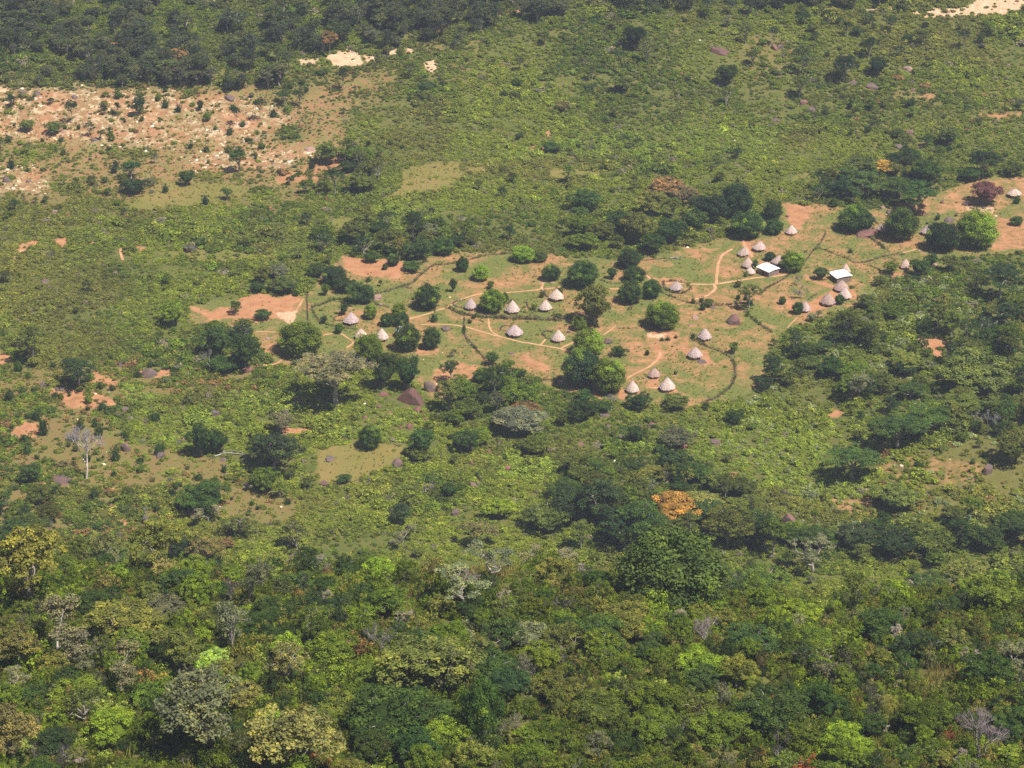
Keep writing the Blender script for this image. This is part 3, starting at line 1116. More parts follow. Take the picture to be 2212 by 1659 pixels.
def write_labels():
    sets = {}
    for o, words, cat, u, v, group, skip in PENDING:
        best = min((x for x in LM if x[0] != skip), key=lambda x: math.hypot(x[1] - u, (x[2] - v) * 1.3))
        a = math.atan2((v - best[2]) * 1.3, u - best[1])
        k = int(round(a / (math.pi / 4))) % 8
        d = math.hypot(u - best[1], (v - best[2]) * 1.3)
        sets.setdefault((words, DIRS[k], best[0]), []).append((d, o, cat, group))
    for (words, dr, lm), rows in sets.items():
        rows.sort(key=lambda r: r[0])
        for i, (d, o, cat, group) in enumerate(rows):
            if len(rows) == 1:
                t = f"{words} {dr} {lm}"
            else:
                t = f"{words}, {ORD[min(i, 19)]} one {dr} {lm}"
            tag(o, t, cat, group)


# ------------------------------------------------------------------ trees
TINT = {"forest": (0.078, 0.128, 0.026), "dark": (0.058, 0.104, 0.024), "deep": (0.042, 0.076, 0.028), "green": (0.122, 0.182, 0.020), "fresh": (0.175, 0.262, 0.024),
        "olive": (0.182, 0.200, 0.042), "tawny": (0.205, 0.190, 0.065), "greyg": (0.170, 0.190, 0.105), "lime": (0.34, 0.50, 0.10),
        "gold": (0.180, 0.195, 0.045), "orange": (0.36, 0.225, 0.045), "red": (0.36, 0.085, 0.03), "rust": (0.29, 0.19, 0.075),
        "brown": (0.20, 0.175, 0.085), "greyt": (0.30, 0.27, 0.26), "purple": (0.17, 0.080, 0.080), "palet": (0.33, 0.29, 0.26),
        "drab": (0.115, 0.145, 0.030)}
SAY = {"forest": "deep-green", "dark": "dark-green", "deep": "blackish-green", "green": "mid-green", "fresh": "fresh-green", "olive": "olive", "tawny": "tawny",
       "greyg": "grey-green", "lime": "lime-green", "gold": "golden-green", "orange": "orange", "red": "red", "rust": "rusty",
       "brown": "brownish", "greyt": "grey", "purple": "purple-brown", "palet": "pale", "drab": "dull-green"}
NAME = {"mango": ("mango_tree", "dense domed tree"), "broad": ("broadleaf_tree", "spreading tree"), "low": ("broadleaf_tree", "low rounded tree"),
        "tall": ("broadleaf_tree", "tall slim-trunked tree"), "sparse": ("broadleaf_tree", "thin-crowned tree"), "acacia": ("acacia_tree", "layered flat-topped tree"),
        "grey": ("crooked_tree", "crooked pale-limbed tree"), "bare": ("bare_tree", "leafless tree"), "dead": ("bare_tree", "dead tree"), "baobab": ("giant_tree", "flat-topped giant tree"),
        "palm": ("palm_tree", "feathery palm"), "scrub": ("bare_shrub", "leafless twiggy shrub")}
DOME = {"mango", "low", "scrub"}
FOOT = []           # (x, y, radius) kept clear of scrub
SPOTS = []          # (x, y, radius) of placed trees


def vary(c, r, a=0.16):
    k = 1 + a * r.normal()
    return (max(c[0] * k * (1 + 0.07 * r.normal()), 0.004), max(c[1] * k, 0.004), max(c[2] * k * (1 + 0.10 * r.normal()), 0.003), 1)


def tree(kind, tint, u, vb, w, h, words=None, group=None, label=None, rot=None):
    base = kind.split("_")[0]
    if kind in ("mango_half", "mango_patch"):
        rot = 0.0
    if vb > 1190 and base not in ("palm", "bare") and w > 36:
        w, h = w * 1.12, h * 1.2
    P0 = cast(u, vb)[0]
    s, ang = upm(P0)
    sd, cd = math.sin(ang), math.cos(ang)
    models = KINDS[kind]
    ix = int(RNG.integers(len(models)))
    tm, cm, zc = models[ix]
    a = w / 2 / s
    hh = h / s
    if base in DOME:
        semi = hh / 2
        b = math.sqrt(max(semi ** 2 - (a * sd) ** 2, (0.45 * a) ** 2)) / cd
        b = min(max(b, 0.5 * a), 1.9 * a)
        P = cast(u, vb - h / 2 + zc * b * cd * s)[0]
    else:
        lo, hi = 0.15 * a, 4 * a + 2
        for _ in range(30):
            b = (lo + hi) / 2
            if cd * zc * b + math.sqrt((a * sd) ** 2 + (b * cd) ** 2) < hh:
                lo = b
            else:
                hi = b
        P = P0
    nm, kw = NAME[base]
    root = bpy.data.objects.new(nm, None)
    C.objects.link(root)
    root.location = P
    root.empty_display_size = 0.5
    root.scale = (a, a, b)
    root.rotation_euler = (0, 0, (RNG.random() * 6.283) if rot is None else rot)
    for n, me in (("trunk", tm), ("crown", cm)):
        o = bpy.data.objects.new(n, me)
        C.objects.link(o)
        o.parent = root
        o.color = vary(TINT[tint], RNG)
    SPOTS.append((P[0], P[1], a))
    FOOT.append((P[0], P[1], a if base in DOME else 0.22 * a))
    if label:
        tag(root, label, "tree", group)
    else:
        size = "small " if w < 30 else ("broad " if w > 78 else "")
        if words is None:
            words = f"{size}{SAY[tint]} {kw}"
            if kind == "mango_half":
                words = f"{size}half lime-green domed tree"
            if kind == "mango_full":
                words = f"{size}fresh lime-green domed tree"
            if kind == "mango_patch":
                words = f"{size}lime-patched domed tree"
            if kind == "mango_tips":
                words = f"{size}yellow-tipped dense domed tree"
        later_label(root, words, "tree", u, vb - h / 2, group or {"mango": "domed trees of the village", "broad": "broadleaf trees of the valley"}.get(base))
    return root


def trees(txt):
    for row in txt.strip().splitlines():
        p = row.split()
        if len(p) >= 6:
            tree(p[0], p[1], *[float(x) for x in p[2:6]])


# kind tint  u  v_base  width  height
trees("""
mango_tips dark 924 669 57 56
mango_full fresh 1039 607 39 35
mango dark 999 588 29 33
low dark 979 633 18 37
mango_tips green 1064 676 58 52
low dark 1088 674 21 57
mango green 800 690 30 33
mango green 862 688 34 34
mango dark 836 706 30 30
mango dark 868 706 34 32
mango dark 732 721 19 23
low dark 700 699 16 19
mango green 797 778 66 58
mango_tips dark 880 760 58 62
mango dark 933 755 41 48
mango green 650 773 98 80
low dark 830 838 66 84
low dark 880 842 54 76
low drab 852 800 60 40
sparse dark 979 771 20 18
mango dark 1043 828 43 36
low dark 1063 788 31 30
sparse tawny 1087 815 38 34
low dark 686 598 46 33
mango deep 723 617 54 44
low dark 776 655 56 50
mango deep 788 656 40 42
low dark 745 632 48 36
low green 703 638 20 28
low dark 743 680 22 26
mango dark 850 575 28 28
low dark 803 567 34 26
mango dark 832 583 13 13
low dark 890 588 43 27
low dark 905 560 66 50
mango dark 958 552 50 40
low drab 925 535 52 40
low dark 985 535 40 36
low drab 615 634 66 42
low greyg 605 602 52 36
low drab 565 612 46 40
low dark 555 632 34 26
low dark 568 692 37 27
broad dark 822 618 10 14
low drab 1060 625 20 20
broad dark 510 678 28 31
mango dark 1258 622 72 62
mango dark 1191 607 42 36
mango_full fresh 1130 568 52 38
mango drab 1165 566 36 26
low olive 1284 703 86 96
mango green 1252 714 35 33
mango dark 1370 610 52 36
mango dark 1362 657 54 53
mango dark 1407 645 42 42
mango deep 1358 580 48 42
low dark 1322 603 24 28
mango green 1432 712 76 62
mango_half green 1271 770 70 60
mango deep 1258 838 88 86
mango_patch green 1313 852 76 78
low dark 1338 771 38 26
mango dark 1398 768 10 12
low green 1585 763 25 28
low drab 1531 662 28 18
tall olive 1618 665 48 60
low dark 1262 872 42 34
low dark 1380 886 55 43
low drab 1460 886 60 38
low dark 1308 892 34 30
bare palet 1321 885 24 32
low dark 1374 957 42 42
low greyg 1460 966 76 44
low dark 1588 917 42 38
mango_tips dark 1613 516 74 62
mango dark 1670 475 44 44
mango dark 1672 507 42 35
low deep 1530 482 82 72
mango deep 1590 472 72 76
low olive 1375 526 76 76
low dark 1450 522 70 55
low dark 1410 548 60 50
mango dark 1360 577 46 40
low rust 1440 428 82 50
low olive 1408 466 76 60
low brown 1478 440 60 44
low dark 1500 500 60 50
low dark 1340 500 60 50
low drab 1300 520 60 46
low green 1260 540 64 44
mango dark 1663 564 25 21
mango_patch green 1711 588 53 46
low dark 1672 592 14 10
low dark 1631 581 14 22
low dark 1773 605 32 31
scrub greyt 1727 616 26 25
scrub greyt 1732 645 34 31
mango dark 1690 658 16 18
mango dark 1723 679 25 28
mango dark 1813 658 22 22
low dark 1834 644 9 9
low drab 1870 668 46 36
mango dark 1845 502 72 60
low dark 1872 500 40 40
mango dark 1945 520 74 74
mango deep 2034 543 76 64
mango_half green 2108 538 92 84
acacia dark 1980 455 96 66
acacia dark 1870 422 86 56
low deep 1815 428 62 50
acacia dark 1930 428 70 52
broad orange 1900 374 62 32
broad deep 2125 382 66 64
low dark 2100 392 52 34
low drab 2190 380 52 36
mango dark 2195 488 28 22
low dark 1985 594 46 40
low green 1925 592 36 30
low dark 2010 577 30 34
broad drab 2050 588 42 40
tall deep 2160 648 84 84
low drab 1900 618 32 24
acacia drab 1959 802 82 46
low olive 2108 850 166 92
acacia dark 1940 966 120 84
acacia dark 1997 936 110 70
acacia dark 1844 1034 112 82
acacia drab 2075 905 112 62
low drab 1930 1098 100 52
low drab 2185 1002 82 72
bare palet 2131 938 44 56
bare palet 2103 922 30 34
broad drab 70 781 73 82
broad deep 168 834 84 66
low dark 470 772 70 72
low dark 530 796 72 86
low dark 480 808 66 44
bare palet 456 810 34 56
low fresh 375 702 62 56
low dark 68 1047 54 50
low dark 435 986 58 76
low dark 470 980 44 56
low dark 440 1102 120 60
broad deep 600 1022 108 96
broad brown 607 934 58 48
broad deep 565 1005 60 70
mango dark 800 971 50 53
low dark 912 986 58 66
low drab 905 1000 60 40
low green 1000 869 62 50
low green 1080 852 66 50
low green 1130 880 90 56
low rust 1135 902 66 36
low greyg 1120 946 118 72
low drab 1010 905 60 50
low green 985 920 50 40
low fresh 1040 960 60 40
low drab 1150 985 70 46
low dark 1010 975 60 50
low green 575 1064 66 58
broad green 605 1075 38 36
broad drab 667 1054 34 27
low dark 743 1046 36 24
low dark 970 1074 34 34
low fresh 1075 1118 76 42
broad deep 866 1130 52 46
broad deep 1230 1122 98 76
broad deep 1300 1135 100 110
broad dark 1378 1178 112 104
broad deep 1330 1178 90 84
low dark 1510 1126 100 60
low orange 1455 1126 112 62
broad gold 1515 1112 92 56
broad drab 1570 1172 120 84
broad dark 1640 1160 90 64
low drab 1180 1150 110 70
low dark 1225 1085 80 54
low dark 1760 1190 90 60
low deep 1850 1190 90 66
low deep 1930 1205 90 62
low drab 2020 1200 100 60
low dark 2120 1190 90 66
low dark 2190 1160 90 60
low drab 60 1165 90 60
low dark 20 1185 90 70
low drab 110 1130 60 50
low drab 40 1120 70 40
scrub greyt 318 1125 26 34
bare palet 102 1150 24 26
tall deep 1738 55 24 32
tall dark 1788 54 18 36
tall dark 1873 54 26 32
tall dark 1923 71 28 40
tall deep 1829 80 22 36
tall deep 1670 98 22 48
sparse drab 1733 158 50 70
broad deep 1823 175 54 62
broad deep 1876 125 40 48
tall dark 1940 125 24 32
low deep 1895 162 44 44
tall drab 1991 100 40 38
tall deep 2081 108 24 54
low dark 2118 94 20 26
broad drab 1728 212 40 54
low drab 2048 314 48 44
low dark 1938 300 30 24
tall drab 1330 66 22 40
sparse olive 1396 138 40 64
low deep 1370 104 54 54
sparse drab 1610 95 38 52
tall drab 1279 174 22 38
tall drab 1124 155 20 40
sparse drab 1568 228 36 46
low tawny 1214 241 34 28
low drab 1345 196 54 34
low dark 1570 182 50 48
broad drab 1626 140 32 34
tall fresh 1228 395 30 42
tall deep 738 97 50 55
tall drab 598 136 30 48
tall dark 648 230 28 44
tall deep 742 195 28 52
tall dark 614 225 34 36
tall dark 563 260 26 60
tall drab 886 170 26 42
tall deep 156 266 26 60
tall deep 255 252 14 34
broad deep 298 250 26 34
broad deep 226 248 16 18
broad deep 110 226 18 16
broad deep 26 232 24 30
sparse drab 193 294 26 36
low drab 118 290 40 30
low drab 60 284 36 28
low dark 433 238 18 24
tall dark 511 270 20 48
broad dark 516 372 42 58
low dark 405 400 36 38
broad dark 283 388 54 44
sparse greyg 335 354 18 28
low deep 290 420 60 36
tall drab 218 303 16 24
tall drab 62 336 20 36
broad dark 490 430 30 26
low dark 1190 330 40 26
mango dark 640 640 14 14
baobab brown 725 876 152 128
tall dark 974 826 46 50
""")
clock('# trees with a label')
# trees with a label of their own
tree("dead", "greyt", 186, 1036, 98, 110, label="tall grey dead tree standing alone on the grassy lower slope")
tree("low", "purple", 2128, 442, 68, 56, label="purple-brown rounded tree above the white boulders")
tree("palm", "olive", 1917, 1556, 58, 84, label="lone feathery palm in the undergrowth of the near slope")
tree("palm", "drab", 1090, 372, 30, 26, label="small palm right of the ochre grass clearing")
tree("palm", "drab", 548, 490, 28, 24, label="small palm below the left grass meadow")
tree("palm", "drab", 268, 600, 30, 24, label="small palm in the shrubs below the narrow sandy track")
FG0 = len(SPOTS)
# the near slope
trees("""
mango_big forest 1450 1338 214 165
low dark 1560 1300 120 90
broad greyg 443 1625 190 160
grey greyg 128 1440 168 130
grey greyg 262 1490 118 90
broad gold 75 1310 150 150
broad gold 350 1240 116 108
broad tawny 450 1225 70 60
broad gold 275 1400 165 92
broad tawny 630 1690 190 145
broad tawny 40 1450 90 90
broad tawny 30 1660 110 120
sparse tawny 620 1480 100 90
broad gold 930 1500 190 118
low gold 1350 1378 122 58
broad gold 2085 1275 92 62
tall gold 2102 1395 28 72
low fresh 970 1400 70 56
low lime 473 1455 66 50
low lime 440 1470 40 46
sparse greyg 500 1420 92 110
broad drab 395 1460 90 88
grey greyg 1000 1320 110 84
bare palet 1000 1300 62 66
bare greyt 817 1425 74 84
grey greyg 1060 1255 100 76
grey greyg 1185 1240 104 58
grey tawny 1030 1170 90 66
grey greyg 870 1175 70 48
bare palet 1527 1402 74 66
grey greyg 1752 1235 80 66
grey greyg 2184 1450 70 66
bare palet 2107 1660 100 116
bare brown 1097 1605 64 64
grey greyg 540 1310 90 96
bare palet 700 1260 50 60
low red 792 1250 22 26
low red 1733 1478 10 16
low rust 490 1185 36 26
low dark 640 1290 80 54
low dark 850 1620 190 120
mango dark 1040 1610 90 120
low dark 1660 1610 150 110
low dark 1030 1345 76 52
broad dark 1175 1330 46 52
low dark 250 1230 80 54
low deep 400 1215 60 60
broad drab 230 1215 70 60
sparse drab 640 1190 80 76
sparse drab 520 1160 90 56
grey greyg 450 1130 70 50
low deep 680 1345 90 60
low dark 1060 1480 100 70
low deep 1100 1520 90 70
low dark 1300 1420 120 80
low greyg 1150 1420 90 70
sparse drab 1840 1330 70 86
low dark 1900 1400 110 76
low fresh 1720 1360 90 60
low green 1650 1300 110 70
low dark 1620 1430 110 74
low dark 2000 1300 120 74
low green 2150 1330 100 80
low deep 1980 1430 90 60
low dark 2130 1500 110 80
low green 1760 1420 90 60
low fresh 1520 1480 100 70
low green 1420 1560 110 80
low drab 1290 1580 110 80
low green 1560 1620 120 80
low fresh 1830 1640 100 70
low green 2000 1600 110 80
low dark 2190 1600 90 70
low green 170 1540 110 74
low fresh 240 1620 110 80
low green 330 1540 90 60
low deep 120 1640 90 60
low green 100 1290 80 54
low dark 560 1390 90 60
low green 720 1440 100 70
low green 800 1520 110 70
low drab 740 1580 100 70
low drab 1200 1530 100 72
low green 1180 1630 100 66
sparse greyg 1800 1500 80 66
""")


def clear_of(x, y, r, k=0.75):
    for a, b, c in SPOTS:
        if (a - x) ** 2 + (b - y) ** 2 < (k * (r + c)) ** 2:
            return False
    return True


clock('re trees of the near')
# more trees of the near slope, spaced between the ones above
n = 0
for _ in range(1500):
    if n >= 85:
        break
    u, v = RNG.random() * 2300 - 40, 1195 + RNG.random() * 520
    if v < 1235 + 35 * (u > 1250):
        continue
    w = 44 + 56 * RNG.random() * (0.6 + 0.4 * (v - 1200) / 460)
    P = cast(u, v)[0]
    s, _a = upm(P)
    if P[1] > 450 or not clear_of(P[0], P[1], w / 2 / s, 0.72):
        continue
    if (abs(u - 2024) < 70 and abs(v - 1480) < 50) or (abs(u - 1917) < 75 and 1500 < v < 1640):
        continue
    k = RNG.choice(["low", "broad", "sparse", "grey", "low"], p=[.42, .22, .14, .05, .17])
    t = RNG.choice(["green", "dark", "drab", "olive", "fresh", "greyg", "tawny"], p=[.34, .16, .14, .1, .20, .03, .03])
    if k == "grey":
        t = "greyg"
    tree(k, t, u, v, w, w * (0.72 + 0.2 * RNG.random()))
    n += 1
# and of the wooded places of the valley
n = 0
for _ in range(3000):
    if n >= 62:
        break
    u, v = RNG.random() * 2260 - 20, 350 + RNG.random() * 830
    if look(M_for, u, v) < 0.6 or look(M_vil, u, v) > 0.1:
        continue
    P = cast(u, v)[0]
    if P[1] < 560:
        continue
    s, _a = upm(P)
    w = 34 + 40 * RNG.random()
    if not clear_of(P[0], P[1], w / 2 / s, 0.8):
        continue
    k = RNG.choice(["low", "broad", "acacia", "sparse"], p=[.55, .2, .12, .13])
    t = RNG.choice(["dark", "deep", "drab", "green", "olive"], p=[.3, .2, .3, .12, .08])
    tree(k, t, u, v, w, w * (0.66 + 0.2 * RNG.random()))
    n += 1

clock('----- bushes one can')
# ------------------------------------------------------------------ bushes one can tell apart
def bush(tint, u, vb, w, h):
    P0 = cast(u, vb)[0]
    s, ang = upm(P0)
    a = w / 2 / s
    b = max((h / s - a * math.sin(ang)) / math.cos(ang) / 1.0, 0.6 * a)
    P = cast(u, vb - a * math.sin(ang) * s * 0.8)[0]
    o = obj("bush", BUSH[int(RNG.integers(4))], None, P)
    o.scale = (a, a, b)
    o.rotation_euler = (0, 0, RNG.random() * 6.28)
    o.color = vary(TINT[tint], RNG)
    SPOTS.append((P[0], P[1], a))
    FOOT.append((P[0], P[1], a))
    later_label(o, f"{'small' if w < 13 else 'rounded'} {SAY[tint]} bush", "bush", u, vb, "single bushes of the open slopes")


for row in """
dark 222 890 26 20
dark 80 912 24 26
dark 55 958 24 20
dark 60 985 22 24
green 192 875 24 22
dark 205 1085 26 26
dark 250 1000 24 26
dark 345 985 30 26
dark 335 915 30 22
dark 20 870 30 26
dark 95 945 28 40
dark 215 945 24 26
green 232 1185 26 22
dark 310 1165 18 20
dark 340 1110 20 20
dark 384 1105 18 18
green 350 1170 22 18
dark 270 1070 18 14
dark 430 1040 24 16
dark 1490 1000 20 16
dark 505 1165 24 20
drab 1205 690 26 14
dark 1066 645 14 12
dark 1015 700 10 10
dark 1023 690 12 10
dark 1620 660 18 14
dark 1800 450 26 20
dark 1930 515 16 18
dark 1518 672 16 18
dark 1515 655 12 12
dark 1497 657 12 12
dark 1430 738 12 8
dark 1443 737 14 8
dark 1460 732 10 7
dark 1497 733 14 12
dark 1516 735 12 14
dark 1610 650 12 12
dark 1595 648 14 12
dark 2025 477 14 14
dark 2195 442 20 16
""".strip().splitlines():
    p = row.split()
    bush(p[0], *[float(x) for x in p[1:5]])
n = 0
for _ in range(6000):
    if n >= 190:
        break
    u, v = RNG.random() * 2260 - 20, 170 + RNG.random() * 960
    m = 0.25 * look(M_stony, u, v) + 0.4 * look(M_dry, u, v) + 0.9 * look(M_mot, u, v) + 0.10 * look(M_vil, u, v) * (look(M_soil, u, v) < 0.3)
    if RNG.random() > m:
        continue
    P = cast(u, v)[0]
    s, _a = upm(P)
    w = 9 + 14 * RNG.random() ** 1.5
    if P[1] < 560 or not clear_of(P[0], P[1], w / 2 / s, 1.0):
        continue
    bush(RNG.choice(["dark", "green", "drab", "deep", "greyg"], p=[.4, .2, .25, .1, .05]), u, v, w, w * (0.7 + 0.35 * RNG.random()))
    n += 1

clock('-------------- rocks')
# ------------------------------------------------------------------ rocks
ROCKS = []
for s in range(6):
    v, f = ico((1, 1, 0.8), 400 + s, 0.42, 4)
    # split faces: clip with a few random planes for flat facets
    rr = np.random.default_rng(500 + s)
    for _ in range(10):
        nn = unit(1, rr)[0]
        nn[2] = abs(nn[2]) * 0.6
        nn /= np.linalg.norm(nn)
        dd = v @ nn - (0.52 + 0.3 * rr.random())
        v = v - np.maximum(dd, 0)[:, None] * nn * 0.9
    ROCKS.append(mesh_np("rock", v, f, [ROCK], smooth=False))


def rock(u, vb, w, h, col=(1, 1, 1), label=None):
    P0 = cast(u, vb)[0]
    s, ang = upm(P0)
    a = w / 2 / s
    b = max((h / s / 1.25 - a * 0.8 * math.sin(ang)) / math.cos(ang), 0.24 * a)
    P = cast(u, vb - a * 0.7 * math.sin(ang) * s)[0]
    o = obj("boulder", ROCKS[int(RNG.integers(6))], None, (P[0], P[1], P[2] + 0.1 * b))
    o.scale = (a, a * 0.8, b)
    o.rotation_euler = (0.1 * RNG.normal(), 0.1 * RNG.normal(), 0.6 * RNG.normal())
    o.color = (*col, 1)
    SPOTS.append((P[0], P[1], a))
    FOOT.append((P[0], P[1] - a * 0.6, a * 1.2))
    if label:
        tag(o, label, "boulder")
    else:
        size = "small" if w < 20 else ("large" if w > 30 else "middling")
        tone = "reddish" if col[0] > col[2] * 1.2 else ("pale" if col[0] > 1.2 else "grey-brown")
        later_label(o, f"{size} {tone} boulder", "boulder", u, vb, "boulders among the grass and scrub")
    return o


RD = (1.25, 0.95, 0.85)
GY = (0.95, 1.0, 1.05)
PL = (1.9, 1.85, 1.75)
rock(890, 876, 66, 46, (0.85, 0.66, 0.62), "large dark reddish rock slab sloping beside the domed trees")
rock(1868, 514, 64, 30, (1.15, 0.9, 0.85), "large dark red rock dome below the leafy tree in the village")
rock(1587, 704, 44, 30, (1.15, 0.95, 0.95), "craggy reddish rock mound on the dry pasture")
rock(1706, 1142, 50, 40, (1.05, 0.95, 0.95), "big brown rock face in the wooded gully")
rock(322, 817, 36, 32, GY, "big rounded grey boulder standing on orange earth")
rock(131, 1047, 50, 28, (0.85, 0.8, 0.85), "wide dark flat-topped rock near the foot of the dead tree")
rock(270, 977, 26, 28, GY, "grey upright boulder with a white streak on the shrubby slope")
for u, v, w, h, c in [
    (929, 848, 34, 36, GY), (828, 857, 26, 13, RD), (645, 876, 34, 28, RD), (678, 879, 30, 13, RD), (264, 792, 26, 14, GY),
    (346, 990, 24, 18, GY), (463, 899, 30, 18, GY), (466, 833, 18, 12, RD), (510, 848, 16, 9, GY), (95, 836, 22, 18, GY), (132, 845, 34, 12, GY),
    (269, 889, 24, 14, GY), (535, 806, 30, 18, RD), (500, 895, 20, 12, RD), (818, 882, 13, 8, RD), (839, 896, 17, 10, RD), (788, 904, 12, 9, RD),
    (902, 890, 26, 12, RD), (917, 896, 22, 11, RD), (885, 927, 20, 16, RD), (918, 908, 14, 9, RD), (942, 922, 13, 13, RD), (866, 926, 14, 7, RD),
    (713, 996, 34, 14, GY), (700, 1050, 24, 14, (0.9, 0.85, 0.9)), (860, 1010, 34, 24, GY), (912, 1080, 14, 9, PL), (1021, 1056, 26, 18, GY),
    (984, 1115, 24, 20, GY), (950, 1062, 14, 10, PL), (1017, 1004, 16, 14, RD), (1030, 1011, 14, 9, RD), (1096, 1017, 26, 14, RD), (1056, 980, 17, 13, RD),
    (741, 946, 18, 12, PL), (655, 1000, 12, 10, GY), (1306, 902, 28, 12, GY), (1408, 920, 14, 10, RD), (1476, 970, 36, 9, RD), (1546, 960, 36, 15, GY),
    (1256, 963, 22, 9, RD), (1421, 968, 16, 7, RD), (1314, 924, 15, 8, GY), (1748, 1148, 32, 10, RD), (2134, 1025, 30, 30, GY), (1600, 1062, 14, 12, GY),
    (1575, 992, 20, 12, RD), (1531, 1002, 12, 9, RD), (1885, 478, 22, 14, GY), (1920, 463, 16, 16, GY), (1906, 452, 16, 12, PL), (1850, 458, 12, 10, GY),
    (2051, 481, 28, 15, GY), (1996, 466, 24, 10, RD), (1825, 436, 10, 10, PL), (1760, 410, 10, 8, RD), (2085, 445, 18, 12, GY), (2098, 451, 10, 8, PL), (2112, 453, 9, 7, PL), (2126, 452, 11, 8, PL),
    (2138, 456, 9, 7, PL), (2148, 447, 10, 8, PL), (2036, 440, 12, 12, RD), (1313, 744, 22, 18, GY), (963, 715, 30, 15, GY), (815, 648, 26, 16, PL), (823, 660, 12, 8, PL),
    (1228, 720, 12, 8, GY), (1503, 690, 22, 7, PL), (1490, 705, 12, 6, PL), (1105, 765, 16, 7, GY), (1540, 668, 20, 8, GY), (1517, 787, 30, 10, GY),
    (1553, 116, 46, 18, (1.0, 0.85, 0.9)), (1472, 163, 14, 10, RD), (1555, 185, 26, 10, GY), (1672, 107, 22, 14, RD), (1685, 105, 18, 12, GY), (1959, 152, 26, 12, PL),
    (1843, 180, 22, 9, GY), (1880, 190, 40, 8, GY), (1965, 292, 34, 18, (1.05, 0.9, 0.95)), (1942, 320, 22, 11, GY), (1987, 322, 22, 10, GY), (1736, 226, 26, 14, RD), (1755, 240, 24, 10, GY),
    (1676, 263, 26, 9, GY), (1974, 197, 14, 10, GY), (2162, 245, 10, 10, GY), (2178, 142, 14, 6, PL), (18, 142, 26, 14, PL), (60, 148, 14, 12, RD),
    (495, 216, 32, 14, GY), (525, 272, 26, 14, PL), (14, 395, 22, 20, GY), (62, 395, 16, 10, GY), (205, 305, 30, 10, GY), (48, 202, 24, 9, GY), (80, 206, 24, 10, GY), (160, 212, 20, 8, GY),
    (118, 462, 18, 13, PL), (672, 327, 30, 9, PL), (98, 612, 24, 12, GY), (185, 655, 16, 8, GY), (545, 625, 14, 9, GY), (371, 645, 10, 8, RD),
    (110, 1150, 16, 14, RD), (165, 1185, 26, 16, PL), (245, 1098, 24, 10, RD), (400, 950, 18, 12, PL), (490, 1028, 13, 8, PL), (540, 1030, 13, 8, PL), (485, 996, 22, 10, GY),
    (1945, 820, 8, 6, PL), (1870, 640, 14, 9, PL), (2020, 575, 16, 8, PL), (1700, 470, 10, 8, GY), (1960, 600, 8, 6, PL),
]:
    rock(u, v, w, h, c)

clock('--------------- huts')
